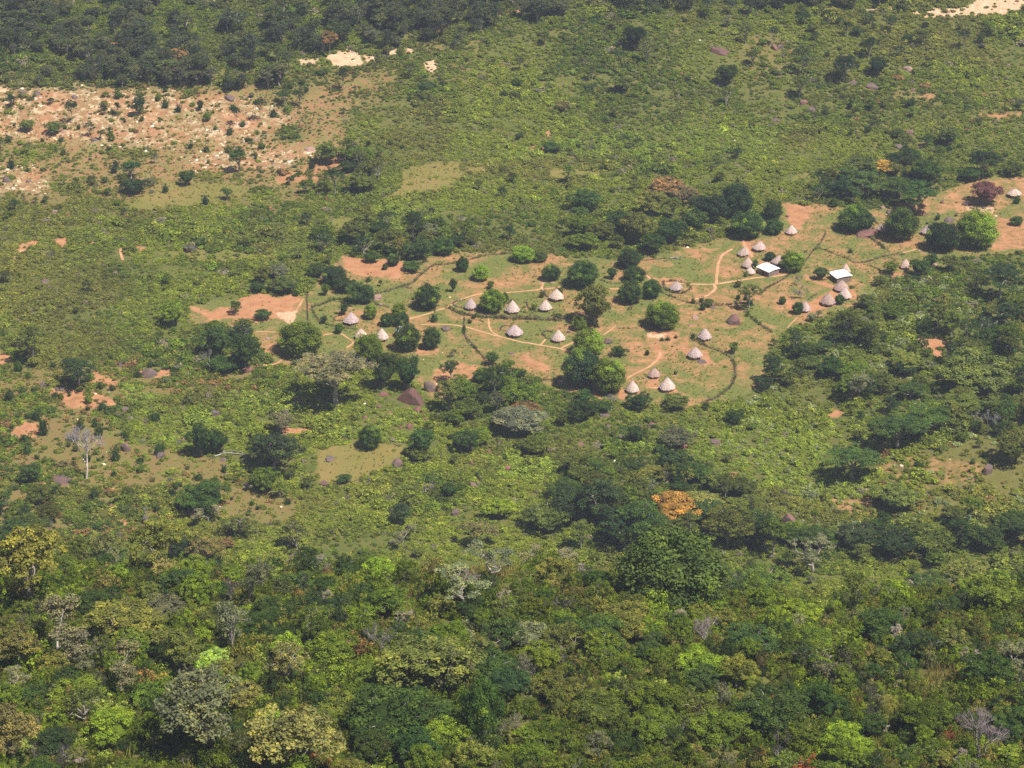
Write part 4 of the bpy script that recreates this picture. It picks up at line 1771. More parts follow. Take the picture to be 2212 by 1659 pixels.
# ------------------------------------------------------------------ huts
def hut(u, vb, w, hroof, label, tint=(1, 1, 1), crooked=0.0, wallh=1.25, top=0.0, seed=0):
    r = np.random.default_rng(600 + seed)
    P0 = cast(u, vb)[0]
    s, ang = upm(P0)
    R = w / 2 / s
    H_ = max((hroof / s - R * math.sin(ang)) / math.cos(ang), 0.8 * R)
    wallh = min(wallh, 0.5 * R)
    # the front of the eave is what meets vb: go up to the hut's centre and down to the floor
    P = cast(u, vb - R * math.sin(ang) * s + (wallh - 0.25) * math.cos(ang) * s)[0]
    root = bpy.data.objects.new("round_hut", None)
    C.objects.link(root)
    root.location = P
    tag(root, label, "hut", "thatched round huts of the village")
    # wall
    n = 28
    th = np.arange(n) * 2 * math.pi / n
    Rw = R * 0.80
    rows = [(Rw * 1.02, -0.5), (Rw * 1.02, 0.12), (Rw, 0.16), (Rw * 0.985, wallh * 0.6), (Rw, wallh + 0.25)]
    v = np.array([(q * math.cos(a) * (1 + 0.012 * math.sin(3 * a + seed)), q * math.sin(a), z) for q, z in rows for a in th])
    f = np.array([(k * n + i, k * n + (i + 1) % n, (k + 1) * n + (i + 1) % n, (k + 1) * n + i) for k in range(len(rows) - 1) for i in range(n)])
    obj("wall", mesh_np("wall", v, f, [MUD], smooth=True), root)
    # door: plank panel in a frame, proud of the wall
    a0 = -1.75 + 0.7 * r.normal()
    fw, fh = 0.75, min(wallh + 0.2, 1.4)
    bx = []
    ff = []
    def box(x0, x1, y0, y1, z0, z1):
        k = len(bx)
        for x in (x0, x1):
            for y in (y0, y1):
                for z in (z0, z1):
                    bx.append((x, y, z))
        for q in ((0, 1, 3, 2), (4, 6, 7, 5), (0, 4, 5, 1), (2, 3, 7, 6), (0, 2, 6, 4), (1, 5, 7, 3)):
            ff.append([k + i for i in q])
    for i in range(4):
        box(-fw / 2 + i * fw / 4 + 0.01, -fw / 2 + (i + 1) * fw / 4 - 0.01, -0.06, 0.0 - 0.004 * i, 0.0, fh)
    box(-fw / 2 - 0.09, -fw / 2 - 0.01, -0.10, 0.02, 0, fh + 0.05)
    box(fw / 2 + 0.01, fw / 2 + 0.09, -0.10, 0.02, 0, fh + 0.05)
    dv = np.array(bx)
    dv[:, 1] -= Rw * 1.03 - 0.02
    ca, sa = math.cos(a0 + math.pi / 2), math.sin(a0 + math.pi / 2)
    dv = np.stack([dv[:, 0] * ca - dv[:, 1] * sa, dv[:, 0] * sa + dv[:, 1] * ca, dv[:, 2]], 1)
    obj("door", mesh_np("door", dv, np.array(ff), [DARKWOOD]), root)
    # thatched cone in overlapping courses with a ragged eave
    na = 96
    th = np.arange(na) * 2 * math.pi / na
    rad = [0.86, 1.0, 1.0]
    zz = [wallh - 0.22, wallh - 0.25, wallh - 0.06]
    m = 5
    for k in range(m):
        t0, t1 = k / m, (k + 1) / m
        def prof(t):
            return 1 - t, wallh - 0.06 + H_ * (t ** 0.86)
        a, b = prof(t0 + 0.02)
        c_, d_ = prof(t1 - 0.01)
        rad += [a * 0.985 + 0.01, max(c_ + 0.022, 0.03)]
        zz += [b, d_]
    rad += [0.035, 0.012]
    zz += [wallh + H_ * 1.02, wallh + H_ * 1.02 + 0.25 + top]
    rad, zz = np.array(rad), np.array(zz)
    rag = 1 + 0.06 * r.normal(size=na)
    ridge = 1 + 0.018 * r.normal(size=na)
    wob = 1 + 0.03 * np.sin(2 * th + r.random() * 6) + 0.02 * np.sin(5 * th + r.random() * 6)
    V, S = [], []
    for k, (q, z) in enumerate(zip(rad, zz)):
        e = rag if k in (1, 2) else ridge
        jag = 0.05 * r.normal(size=na) * R * 0.4 if k in (1,) else 0.02 * r.normal(size=na)
        x = R * q * np.cos(th) * e * wob
        y = R * q * np.sin(th) * e * wob
        lean = crooked * max(0, z - wallh) / H_
        V.append(np.stack([x + lean * R, y - 0.3 * lean * R, z + jag + (0.10 * crooked * R * np.sin(3 * th + seed) if k > 2 else 0)], 1))
        S.append(np.stack([th / 6.2832, np.full(na, k / len(rad)), np.zeros(na)], 1))
    V = np.concatenate(V)
    S = np.concatenate(S)
    K = len(rad)
    f = np.array([(k * na + i, k * na + (i + 1) % na, (k + 1) * na + (i + 1) % na, (k + 1) * na + i) for k in range(K - 1) for i in range(na)])
    ro = obj("roof", mesh_np("roof", V, f, [THATCH], {"strand": ('POINT', 'FLOAT_VECTOR', S)}), root)
    ro.color = (*tint, 1)
    # loose straw bundles at the eave
    SPOTS.append((P[0], P[1], R))
    FOOT.append((P[0], P[1], R * 1.4))
    return root


W1 = (1.12, 1.08, 1.05)
G1 = (0.92, 0.88, 0.93)
B1 = (0.80, 0.70, 0.66)
HUTS = [
    (759, 700, 32, 25, "round thatched hut inside the curved brush-fence enclosure", G1, 0),
    (825, 735, 29, 25, "thatched hut below the twin domed trees, beside a hut half hidden", W1, 0),
    (780, 732, 28, 22, "thatched hut half hidden behind a domed tree, its pale side showing", (1.05, 1, .85), 0),
    (1017, 668, 27, 23, "grey thatched hut at the end of a dark palisade, left of a yellow-tipped tree", G1, 0),
    (1107, 676, 30, 27, "white thatched hut right beside the dark column-shaped tree", W1, 0),
    (1202, 648, 31, 23, "cream thatched hut with a reddish fence behind, just below the footpath", (1.15, 1.08, .98), 0),
    (1178, 671, 28, 23, "white thatched hut ringed at the back by a dark palisade arc", W1, 0),
    (1112, 726, 35, 24, "broad grey thatched hut left of its twin below the long hedge", G1, 0),
    (1206, 738, 29, 25, "white thatched hut with a round stick pen behind, below the long hedge", W1, 0),
    (1460, 628, 28, 20, "weathered grey thatched hut ringed by an oval hedge near the crossing", (0.8, 0.78, 0.8), .1),
    (1522, 734, 30, 24, "grey-pink thatched hut at the end of a low hedge on dry ground", G1, 0),
    (1501, 774, 31, 24, "thatched hut on bare orange earth inside the long curved fence", G1, 0),
    (1413, 816, 26, 21, "smaller brownish thatched hut behind the two lower white huts", B1, 0),
    (1366, 848, 29, 25, "white thatched hut touching the lowest big domed tree", W1, 0),
    (1441, 844, 34, 28, "largest white thatched hut of the three-hut yard at the bottom", W1, 0),
    (1709, 506, 24, 20, "lone pale thatched hut on the dry slope above the others", W1, 0),
    (1640, 541, 29, 20, "dark-eaved thatched hut with a lumpy roof, right of the dirt lane", (1, .93, .9), .15),
    (1606, 553, 25, 20, "leaning thatched hut left of the dirt lane", (.95, .88, .85), .25),
    (1615, 578, 25, 22, "thatched hut left of the white roof, upper of a close pair", (1, .93, .88), 0),
    (1620, 593, 22, 16, "small low thatched hut left of the white roof, lower of a close pair", W1, 0),
    (1679, 571, 26, 20, "slumped thatched hut between the white roof and the patchy lime tree", (1, .92, .9), .3),
    (1826, 590, 22, 20, "thatched hut peeping out behind the right-hand white roof", (1.1, 1, .9), 0),
    (1817, 629, 33, 23, "brownish thatched hut in front of the right-hand white roof", B1, 0),
    (1824, 646, 28, 25, "pale thatched hut touching the brownish hut in the red yard", W1, 0),
    (1788, 659, 32, 26, "wide brown thatched hut in the middle of the red yard", B1, 0),
    (1738, 673, 25, 22, "grey thatched hut half hidden behind a round dark bush", G1, 0),
    (1955, 580, 22, 21, "tall narrow thatched hut between bushes right of the fenced plots", (1.1, 1, .93), 0),
    (2191, 424, 29, 16, "low broad thatched hut at the far upper right of the village", (1.05, .98, .9), 0),
    (1906, 500, 24, 18, "thatched hut half hidden by a domed tree beside the red rock", (.95, .9, .92), .1),
    (2002, 506, 26, 20, "thatched hut half hidden behind a domed tree above the small path", (.95, .9, .92), .1),
]
for i, (u, v, w, h, lab, c, cr) in enumerate(HUTS):
    hut(u, v, w, h, lab, c, cr, seed=i)


# ------------------------------------------------------------------ the metal-roofed houses
def house(corners, hgt, label, seed):
    """corners: the four roof corners in the frame, left, back, right, front."""
    u0 = sum(c[0] for c in corners) / 4
    v0 = sum(c[1] for c in corners) / 4
    Pc = cast(u0, v0)[0]
    s, ang = upm(Pc)
    Pg = cast(u0, v0 + hgt * math.cos(ang) * s)[0]
    zr = Pg[2] + hgt
    pts = []
    for u, v in corners:
        D = np.array([(u / W - 0.5) * 2 * TH, 0, 0]) + FW + (0.5 - v / H) * 2 * TV * UP
        pts.append(CP + D * ((zr - CAM_Z) / D[2]))
    pts = np.array(pts)
    # nearest true rectangle
    c = pts.mean(0)
    ex = (pts[2] - pts[1] + pts[3] - pts[0]) / 2      # along left-front / back-right
    ex = pts[3] - pts[0] + pts[2] - pts[1]
    ey = pts[1] - pts[0] + pts[2] - pts[3]
    Lx, Ly = np.linalg.norm(ex) / 2, np.linalg.norm(ey) / 2
    a = math.atan2(ex[1], ex[0])
    root = bpy.data.objects.new("metal_roofed_house", None)
    C.objects.link(root)
    zg = float(min(height(c[0] + dx, c[1] + dy) for dx in (-3, 0, 3) for dy in (-3, 0, 3)))
    root.location = (c[0], c[1], zg)
    root.rotation_euler = (0, 0, a)
    tag(root, label, "house", "white metal-roofed houses")
    hw = zr - zg
    wx, wy = Lx / 2 - 0.35, Ly / 2 - 0.35

    def boxes(lst, mat, name, parent):
        v, f = [], []
        for x0, x1, y0, y1, z0, z1 in lst:
            k = len(v)
            v += [(x, y, z) for x in (x0, x1) for y in (y0, y1) for z in (z0, z1)]
            f += [[k + i for i in q] for q in ((0, 1, 3, 2), (4, 6, 7, 5), (0, 4, 5, 1), (2, 3, 7, 6), (0, 2, 6, 4), (1, 5, 7, 3))]
        return obj(name, mesh_np(name, v, np.array(f), [mat]), parent)
    t = 0.25
    # front wall (-y) with a door opening and a window opening
    dx0, dx1, wx0, wx1 = -0.5, 0.5, wx * 0.45, wx * 0.45 + 0.8
    top = hw - 0.10
    wall = [(-wx, dx0, -wy, -wy + t, -0.3, top), (dx1, wx0, -wy, -wy + t, -0.3, top), (wx1, wx, -wy, -wy + t, -0.3, top),
            (dx0, dx1, -wy, -wy + t, 1.95, top), (wx0, wx1, -wy, -wy + t, -0.3, 0.95), (wx0, wx1, -wy, -wy + t, 1.7, top),
            (-wx, wx, wy - t, wy, -0.3, top), (-wx, -wx + t, -wy + t, wy - t, -0.3, top), (wx - t, wx, -wy + t, wy - t, -0.3, top)]
    boxes(wall, PLASTER, "wall", root)
    dr = boxes([(dx0 + 0.03, dx1 - 0.03, -wy + 0.06, -wy + 0.11, 0.0, 1.92)], DARKWOOD, "door", root)
    boxes([(dx1 - 0.18, dx1 - 0.12, -wy + 0.01, -wy + 0.058, 0.95, 1.05)], METAL, "handle", dr)
    boxes([(wx0 + 0.03, wx1 - 0.03, -wy + 0.06, -wy + 0.11, 0.98, 1.67), (wx0 + 0.36, wx0 + 0.44, -wy + 0.03, -wy + 0.058, 0.98, 1.67)], DARKWOOD, "window_shutter", root)
    # corrugated sheet, a low ridge along the middle
    nx, ny = 240, 9
    X = np.linspace(-Lx / 2, Lx / 2, nx)
    Y = np.linspace(-Ly / 2, Ly / 2, ny)
    XX, YY = np.meshgrid(X, Y)
    Z = hw + 0.10 + 0.28 * (1 - np.abs(YY) / (Ly / 2)) + 0.022 * np.sin(XX / 0.18 * 2 * math.pi) - 0.03
    v = np.stack([XX, YY, Z], -1).reshape(-1, 3)
    v2 = v.copy()
    v2[:, 2] -= 0.02
    i, j = np.meshgrid(np.arange(ny - 1), np.arange(nx - 1), indexing='ij')
    q = np.stack([i * nx + j, i * nx + j + 1, (i + 1) * nx + j + 1, (i + 1) * nx + j], -1).reshape(-1, 4)
    q2 = q[:, ::-1] + len(v)
    obj("roof", mesh_np("roof", np.concatenate([v, v2]), np.concatenate([q, q2]), [METAL], smooth=True), root)
    SPOTS.append((c[0], c[1], 4))
    FOOT.append((c[0], c[1], 6))


house([(1638, 578), (1653, 566), (1687, 580), (1660, 589)], 2.3, "square house with a bright white metal roof beside the main path", 1)
house([(1790, 588), (1824, 583), (1842, 595), (1808, 603)], 2.3, "square house with a bright white metal roof in front of a thatched hut", 2)
house([(853, 714), (862, 706), (877, 705), (866, 718)], 2.0, "small bluish-white metal roof half hidden among the domed trees", 3)


clock('--------- fences and')
# ------------------------------------------------------------------ fences and hedges
STICK_MAT = simple_mat("fence_sticks", (0.085, 0.07, 0.062), (0.17, 0.14, 0.125), 1.5)
LEAF_H = LEAF


def fence(name, pts, label, hgt=1.2, wid=0.9, leafy=0.0, closed=False, tint="drab", stick=True):
    hgt, wid = hgt * 0.85, wid * 0.75
    if closed:
        pts = pts + [pts[0]]
    P = densify(cast(*zip(*pts))[:, :2], 0.5)
    r = np.random.default_rng(int(pts[0][0] * 7 + pts[0][1]))
    L = np.linalg.norm(np.diff(P, axis=0), axis=1).sum()
    c = P.mean(0)
    zc = float(height(c[0], c[1]))
    root = None
    tang = np.gradient(P, axis=0)
    tang /= np.linalg.norm(tang, axis=1)[:, None] + 1e-9
    if stick:
        n = int(L * 15)
        k = r.integers(0, len(P), n)
        x = P[k, 0] + r.normal(size=n) * wid * 0.3
        y = P[k, 1] + r.normal(size=n) * wid * 0.3
        z = height(x, y) - zc
        hh = hgt * (0.6 + 0.55 * r.random(n)) * (1 + 0.25 * fbm(x, y, 5, 41, 2))
        dirn = np.stack([0.45 * r.normal(size=n), 0.45 * r.normal(size=n), np.ones(n)], 1)
        # some lie along the fence
        lie = r.random(n) < 0.35
        dirn[lie, :2] = tang[k[lie]] * 1.6 + 0.3 * r.normal(size=(lie.sum(), 2))
        dirn /= np.linalg.norm(dirn, axis=1)[:, None]
        A = np.stack([x - c[0], y - c[1], z - 0.1], 1)
        A[lie, 2] += hh[lie] * 0.5 * r.random(lie.sum())
        B = A + dirn * hh[:, None]
        sd = unit(n, r) * 0.055
        sd2 = np.cross(dirn, sd)
        sd2 = sd2 / (np.linalg.norm(sd2, axis=1)[:, None] + 1e-9) * 0.05
        v = np.stack([A + sd, A + sd2, A - sd, B + sd * 0.5, B + sd2 * 0.5, B - sd * 0.5], 1).reshape(-1, 3)
        o6 = np.arange(n)[:, None] * 6
        f = np.concatenate([o6 + np.array([[0, 1, 4, 3]]), o6 + np.array([[1, 2, 5, 4]]), o6 + np.array([[2, 0, 3, 5]])])
        root = obj(name, mesh_np(name, v, f, [STICK_MAT]), None, (c[0], c[1], zc))
    if leafy > 0:
        n = int(L * 2.2 * leafy)
        k = r.integers(0, len(P), n)
        x = P[k, 0] + r.normal(size=n) * wid * 0.4
        y = P[k, 1] + r.normal(size=n) * wid * 0.4
        gap = fbm(x, y, 8, 43, 2) > -0.35
        x, y = x[gap], y[gap]
        z = height(x, y) - zc + hgt * (0.2 + 0.75 * r.random(len(x)))
        v, f, t, ci = clumps(np.stack([x - c[0], y - c[1], z], 1), 0.5, 26, 0.30, 0.19, r)
        me = mk_leaf_mesh("foliage", [(v, f, t)])
        if root is None:
            root = obj(name, me, None, (c[0], c[1], zc))
            root.color = vary(TINT[tint], r, 0.05)
        else:
            o = obj("foliage", me, root)
            o.color = vary(TINT[tint], r, 0.05)
    tag(root, label, "hedge" if name == "hedge" else "fence", "brush fences and hedges round the plots")


fence("brush_fence", [(672, 665), (693, 659), (715, 649), (735, 647)], "leafy brush fence closing the top of the curved hut enclosure", 1.3, 1.4, 0.9)
fence("brush_fence", [(673, 668), (678, 676), (683, 686), (703, 701), (743, 709), (768, 711)], "curved dark brush fence round the front of the first hut enclosure", 1.0, .8, 0.25)
fence("stick_fence", [(663, 637), (663, 655), (664, 675), (665, 692)], "thin grey stick fence right of the bare orange field", 1.0, .5)
fence("brush_fence", [(803, 636), (820, 633), (840, 629), (855, 623), (868, 619), (888, 624)], "purplish brush fence running to the yellow-tipped domed tree", 1.2, .9, .15, tint="rust")
fence("brush_fence", [(868, 619), (890, 612), (903, 600), (915, 590), (925, 581), (935, 574), (960, 572), (983, 569), (1020, 560), (1053, 551), (1103, 548)], "long leafy brush fence along the top of the left pasture", 1.1, .9, .5)
fence("brush_fence", [(803, 644), (806, 652), (812, 659), (838, 664)], "short dark brush fence by pale rocks behind the twin trees", 1.1, .8, .1)
fence("hedge", [(963, 664), (973, 669), (983, 674), (1003, 680), (1023, 684), (1063, 687), (1090, 687)], "green hedge bordering the left half of the middle pasture", 1.3, 1.3, 1.2, tint="dark")
fence("hedge", [(1071, 688), (1106, 689), (1141, 690), (1180, 692), (1211, 692), (1233, 687)], "long straight brown-green hedge below the white palisaded huts", 1.7, 1.5, 1.3, tint="brown")
fence("hedge", [(1003, 689), (1002, 705), (1003, 724), (1010, 736), (1020, 746), (1030, 757), (1040, 767), (1048, 779)], "narrow green hedge running down the slope from the fork", 1.2, .9, .9, tint="dark")
fence("brush_fence", [(1428, 630), (1440, 637), (1461, 645), (1481, 653), (1511, 658), (1530, 660), (1546, 660), (1583, 658)], "dark brush fence below the oval-hedged hut", 1.0, .8, .35, tint="dark")
fence("brush_fence", [(1496, 733), (1515, 743), (1533, 752), (1550, 757), (1563, 764), (1576, 771), (1584, 782), (1588, 798), (1588, 812), (1584, 828), (1571, 843), (1560, 852), (1546, 860), (1516, 872)], "long curved dark brush fence round the lower right pasture", 1.2, 1.0, .35)
fence("brush_fence", [(1588, 663), (1600, 667), (1613, 673), (1620, 684), (1630, 693), (1640, 701), (1650, 708), (1668, 718)], "dark leafy fence dropping down the right edge of the rocky pasture", 1.2, .9, .6, tint="dark")
fence("brush_fence", [(1708, 591), (1694, 602), (1680, 611), (1660, 621), (1640, 637)], "diagonal leafy fence below the path from the left white roof", 1.1, 1.0, .6, tint="dark")
fence("stick_fence", [(1784, 501), (1780, 512), (1774, 523), (1765, 533), (1756, 543), (1741, 563)], "grey stick fence running up from the patchy lime tree", .9, .6, .1)
fence("brush_fence", [(1769, 537), (1784, 541), (1799, 548), (1818, 555), (1834, 561), (1842, 567)], "dark fence dividing the two upper green plots", 1.0, .8, .35, tint="dark")
fence("brush_fence", [(1844, 568), (1860, 568), (1874, 566), (1887, 562), (1899, 558), (1912, 554), (1926, 551), (1954, 551)], "dark fence between the green plots right of the right-hand white roof", 1.0, .9, .2)
fence("brush_fence", [(1879, 513), (1889, 521), (1899, 528), (1910, 537), (1921, 544)], "short leafy fence dropping from the red rock dome", 1.1, 1.1, .8, tint="dark")
fence("brush_fence", [(1876, 573), (1888, 578), (1899, 583), (1909, 593), (1921, 600), (1940, 602), (1959, 601)], "dark fence along the lower side of the small green plot", 1.0, .8, .3)
fence("stick_fence", [(1918, 556), (1928, 559), (1934, 565)], "short grey fence stub beside the tall narrow hut", .9, .6)
fence("brush_fence", [(1388, 563), (1404, 562), (1421, 560), (1446, 558)], "low brush fence in line with the fallen grey log", .8, .7, .1)
fence("brush_fence", [(1298, 605), (1308, 610), (1321, 613), (1343, 613)], "short curved fence behind the dark column of trees", .9, .7, .2)
fence("brush_fence", [(1166, 823), (1185, 821), (1211, 818)], "low leafy fence left of the large twin domed trees", .9, .8, .7)
fence("brush_fence", [(1336, 710), (1355, 709), (1376, 709)], "low dark fence below the brown animal", .6, .6, .2)
fence("stick_fence", [(1745, 649), (1754, 642), (1763, 636)], "short dark stick fence crossing the red yard", 1.0, .5)
fence("palisade", [(1003, 667), (990, 664), (979, 660), (978, 656), (990, 651), (1003, 648)], "dark palisade loop left of the grey hut", 1.2, .4)
fence("palisade", [(1033, 669), (1043, 674), (1055, 677), (1070, 680)], "dark palisade below the yellow-tipped village tree", 1.2, .4)
fence("palisade", [(1137, 653), (1140, 663), (1146, 671), (1154, 675), (1165, 673)], "dark palisade arc curling round a white hut", 1.2, .5)
fence("palisade", [(1193, 719), (1182, 715), (1172, 718), (1173, 724), (1180, 731), (1193, 734)], "round stick pen behind a white hut below the hedge", 1.2, .4)
fence("palisade", [(1081, 714), (1083, 706), (1092, 704), (1102, 705)], "low dark palisade behind the broad grey hut", 1.0, .5)
fence("reed_fence", [(1178, 628), (1176, 636), (1181, 642), (1190, 643)], "reddish reed fence round the back of the cream hut", 1.2, .5, .3, tint="rust")
fence("palisade", [(747, 680), (734, 682), (722, 686), (719, 691), (728, 694), (742, 694)], "dark stick pen left of the hut in the curved enclosure", 1.0, .4)
fence("hedge", [(1433, 611), (1443, 608), (1453, 607), (1468, 609), (1480, 612), (1490, 618), (1493, 624), (1478, 634), (1458, 634), (1441, 628), (1434, 619)], "oval hedge ringing the weathered grey hut", 1.1, .8, .5, True, "drab")


# ------------------------------------------------------------------ fallen trunks
def fallen(u, v, length, ang, label, seed, col=BARK_PALE, rad=0.28):
    P = cast(u, v)[0]
    r = np.random.default_rng(seed)
    tb = Tubes()
    s, a_ = upm(P)
    L = length / s
    dr = np.array([math.cos(ang), math.sin(ang), 0.04])
    z0 = lambda q: float(height(P[0] + q[0], P[1] + q[1]) - P[2])
    A, B = -dr * L / 2, dr * L / 2
    A[2] = z0(A) + rad
    B[2] = z0(B) + rad * 0.8
    pts = limb(A, B, r, 8, 0.1)
    tb.add(pts, np.linspace(rad, rad * 0.4, 8), 7)
    for k in range(7):
        i = 2 + int(r.random() * 5.9)
        dd = dr * 0.7 + np.array([r.normal() * 0.7, r.normal() * 0.7, 0.35 + 0.3 * r.random()])
        dd /= np.linalg.norm(dd)
        e = pts[i] + dd * L * (0.18 + 0.18 * r.random())
        q = limb(pts[i], e, r, 5, 0.2)
        tb.add(q, np.linspace(rad * 0.45, rad * 0.12, 5), 5)
        for m in range(2):
            d2 = dd + unit(1, r)[0] * 0.7
            tb.add(limb(q[3], q[3] + d2 * L * 0.1, r, 4, 0.2), np.linspace(rad * 0.2, rad * 0.06, 4), 4)
    vv, ff = tb.arrays()
    o = obj("fallen_trunk", mesh_np("fallen_trunk", vv, ff, [col], smooth=True), None, P)
    tag(o, label, "fallen trunk")


fallen(497, 985, 66, 0.15, "white bleached fallen trunk with forked limbs in the scrub", 1)
fallen(1460, 560, 26, -0.1, "short grey fallen log at the end of the low brush fence", 2, BARK_GREY)
fallen(2135, 700, 60, 0.5, "big pale fallen tree in the right hillside scrub", 3, rad=0.5)
fallen(1582, 962, 40, -1.0, "thin white fallen branch beside a flat rock", 4, rad=0.16)
fallen(1925, 1040, 36, -1.1, "thin white leaning dead stem right of the layered trees", 5, rad=0.16)
fallen(292, 905, 40, 0.1, "pale fallen branch right of the orange earth patch", 6, rad=0.15)


# ------------------------------------------------------------------ animals
def animal(name, u, v, ln, yaw, label, col, cat):
    P = cast(u, v)[0]
    import bmesh
    me = bpy.data.meshes.new(name)
    pts = [((0, 0, .62), .17), ((.28, 0, .64), .16), ((.50, 0, .70), .13), ((.64, 0, .88), .075), ((.76, 0, .92), .07), ((.90, 0, .84), .04),
           ((-.32, 0, .64), .16), ((-.48, 0, .64), .08), ((-.56, 0, .45), .02)]
    ed = [(0, 1), (1, 2), (2, 3), (3, 4), (4, 5), (0, 6), (6, 7), (7, 8)]
    for sy in (-1, 1):
        k = len(pts)
        pts += [((.36, .10 * sy, .45), .065), ((.37, .11 * sy, .24), .035), ((.36, .11 * sy, .02), .03)]
        ed += [(1, k), (k, k + 1), (k + 1, k + 2)]
        k = len(pts)
        pts += [((-.34, .10 * sy, .44), .075), ((-.46, .11 * sy, .24), .035), ((-.42, .11 * sy, .02), .03)]
        ed += [(6, k), (k, k + 1), (k + 1, k + 2)]
        k = len(pts)
        pts += [((.72, .09 * sy, .99), .02)]
        ed += [(4, k)]
    me.from_pydata([p[0] for p in pts], ed, [])
    o = obj(name, me, None, P)

    o.modifiers.new("skin", 'SKIN')
    for i, sv in enumerate(me.skin_vertices[0].data):
        sv.radius = (pts[i][1], pts[i][1])
        sv.use_root = (i == 0)
    ss = o.modifiers.new("sub", 'SUBSURF')
    ss.levels = ss.render_levels = 1
    dg = bpy.context.evaluated_depsgraph_get()
    dg.update()
    m2 = bpy.data.meshes.new_from_object(o.evaluated_get(dg))
    o.modifiers.clear()
    o.data = m2
    m2.name = name
    mt, nt, out = new_mat("hide")
    f = noise_n(nt, N(nt, "ShaderNodeTexCoord").outputs["Object"], 4.0, 2)
    principled(nt, out, mixc(nt, ramp(nt, f, 0.45, 0.55), col, tuple(c * 0.7 for c in col)), 0.8)
    m2.materials.append(mt)
    o.scale = (ln, ln, ln)
    o.rotation_euler = (0, 0, yaw)
    tag(o, label, cat)


animal("cow", 1361, 669, 1.5, 0.2, "brown cow grazing on the pasture above the domed tree", (0.16, 0.06, 0.035), "cow")
animal("goat", 1425, 714, 0.95, 0.5, "dark goat in front of the big domed tree, beside a pale goat", (0.03, 0.025, 0.025), "goat")
animal("goat", 1431, 711, 0.95, 2.6, "pale goat in front of the big domed tree, beside a dark goat", (0.6, 0.5, 0.42), "goat")
animal("goat", 1222, 705, 1.0, 0.1, "black goat on the grass above the round bushy tree", (0.025, 0.022, 0.022), "goat")
animal("cow", 1740, 546, 1.2, 0.3, "dark brown calf standing beside the grey stick fence", (0.06, 0.03, 0.022), "cow")

clock('------ scattered veg')
# ------------------------------------------------------------------ scattered vegetation nobody could count
def proto_collection(name, protos):
    col = bpy.data.collections.new(name)          # never linked to the scene: only the scatter reads it
    for i, me in enumerate(protos):
        col.objects.link(bpy.data.objects.new(f"{name}_{i:02d}", me))
    return col


def scatter(name, label, col, P, scale, tint, pick, rotz):
    n = len(P)
    me = bpy.data.meshes.new(name)
    me.vertices.add(n)
    me.vertices.foreach_set("co", np.asarray(P, np.float32).ravel())
    rot = np.zeros((n, 3), np.float32)
    rot[:, 2] = rotz
    t4 = np.ones((n, 4), np.float32)
    t4[:, :3] = tint
    for k, typ, key, dat in (("size", 'FLOAT_VECTOR', "vector", scale), ("turn", 'FLOAT_VECTOR', "vector", rot),
                             ("tint", 'FLOAT_COLOR', "color", t4), ("pick", 'INT', "value", pick)):
        at = me.attributes.new(k, typ, 'POINT')
        at.data.foreach_set(key, np.ascontiguousarray(dat, np.int32 if typ == 'INT' else np.float32).ravel())
    o = obj(name, me)
    ng = bpy.data.node_groups.new(name, 'GeometryNodeTree')
    ng.interface.new_socket("Geometry", in_out='INPUT', socket_type='NodeSocketGeometry')
    ng.interface.new_socket("Geometry", in_out='OUTPUT', socket_type='NodeSocketGeometry')
    gi, go = ng.nodes.new("NodeGroupInput"), ng.nodes.new("NodeGroupOutput")
    ci = ng.nodes.new("GeometryNodeCollectionInfo")
    ci.inputs[0].default_value = col
    ci.inputs["Separate Children"].default_value = True
    ci.inputs["Reset Children"].default_value = True
    ip = ng.nodes.new("GeometryNodeInstanceOnPoints")
    ip.inputs["Pick Instance"].default_value = True

    def na(nm, typ):
        x = ng.nodes.new("GeometryNodeInputNamedAttribute")
        x.data_type = typ
        x.inputs[0].default_value = nm
        return x.outputs[0]
    er = ng.nodes.new("FunctionNodeEulerToRotation")
    ng.links.new(na("turn", 'FLOAT_VECTOR'), er.inputs[0])
    ng.links.new(gi.outputs[0], ip.inputs["Points"])
    ng.links.new(ci.outputs[0], ip.inputs["Instance"])
    ng.links.new(na("pick", 'INT'), ip.inputs["Instance Index"])
    ng.links.new(er.outputs[0], ip.inputs["Rotation"])
    ng.links.new(na("size", 'FLOAT_VECTOR'), ip.inputs["Scale"])
    ng.links.new(ip.outputs[0], go.inputs[0])
    o.modifiers.new("scatter", 'NODES').node_group = ng
    o["kind"] = "stuff"
    o["label"] = label
    return o


R2 = np.random.default_rng(99)


def field(n, x0, x1, y0, y1):
    x = x0 + (x1 - x0) * R2.random(n)
    y = y0 + (y1 - y0) * R2.random(n)
    z = height(x, y)
    u, v, dep = project(np.stack([x, y, z], 1))
    k = (u > -160) & (u < W + 160) & (v > -70) & (v < H + 160)
    return x[k], y[k], z[k], u[k], v[k]


def spots_mask(x, y, f=0.75):
    """True where no individual stands."""
    S = np.array(FOOT)
    ok = np.ones(len(x), bool)
    cell = {}
    for i, (a, b, c) in enumerate(S):
        for gx in range(int((a - c) // 8), int((a + c) // 8) + 1):
            for gy in range(int((b - c) // 8), int((b + c) // 8) + 1):
                cell.setdefault((gx, gy), []).append(i)
    gx = (x // 8).astype(int)
    gy = (y // 8).astype(int)
    key = gx * 100000 + gy
    order = np.argsort(key)
    ks, st = np.unique(key[order], return_index=True)
    for k, a, b in zip(ks, st, np.append(st[1:], len(order))):
        ids = cell.get((int(round(k / 100000)), int(k - round(k / 100000) * 100000)))
        if not ids:
            continue
        idx = order[a:b]
        for i in ids:
            ok[idx] &= (x[idx] - S[i, 0]) ** 2 + (y[idx] - S[i, 1]) ** 2 > (S[i, 2] * f) ** 2
    return ok


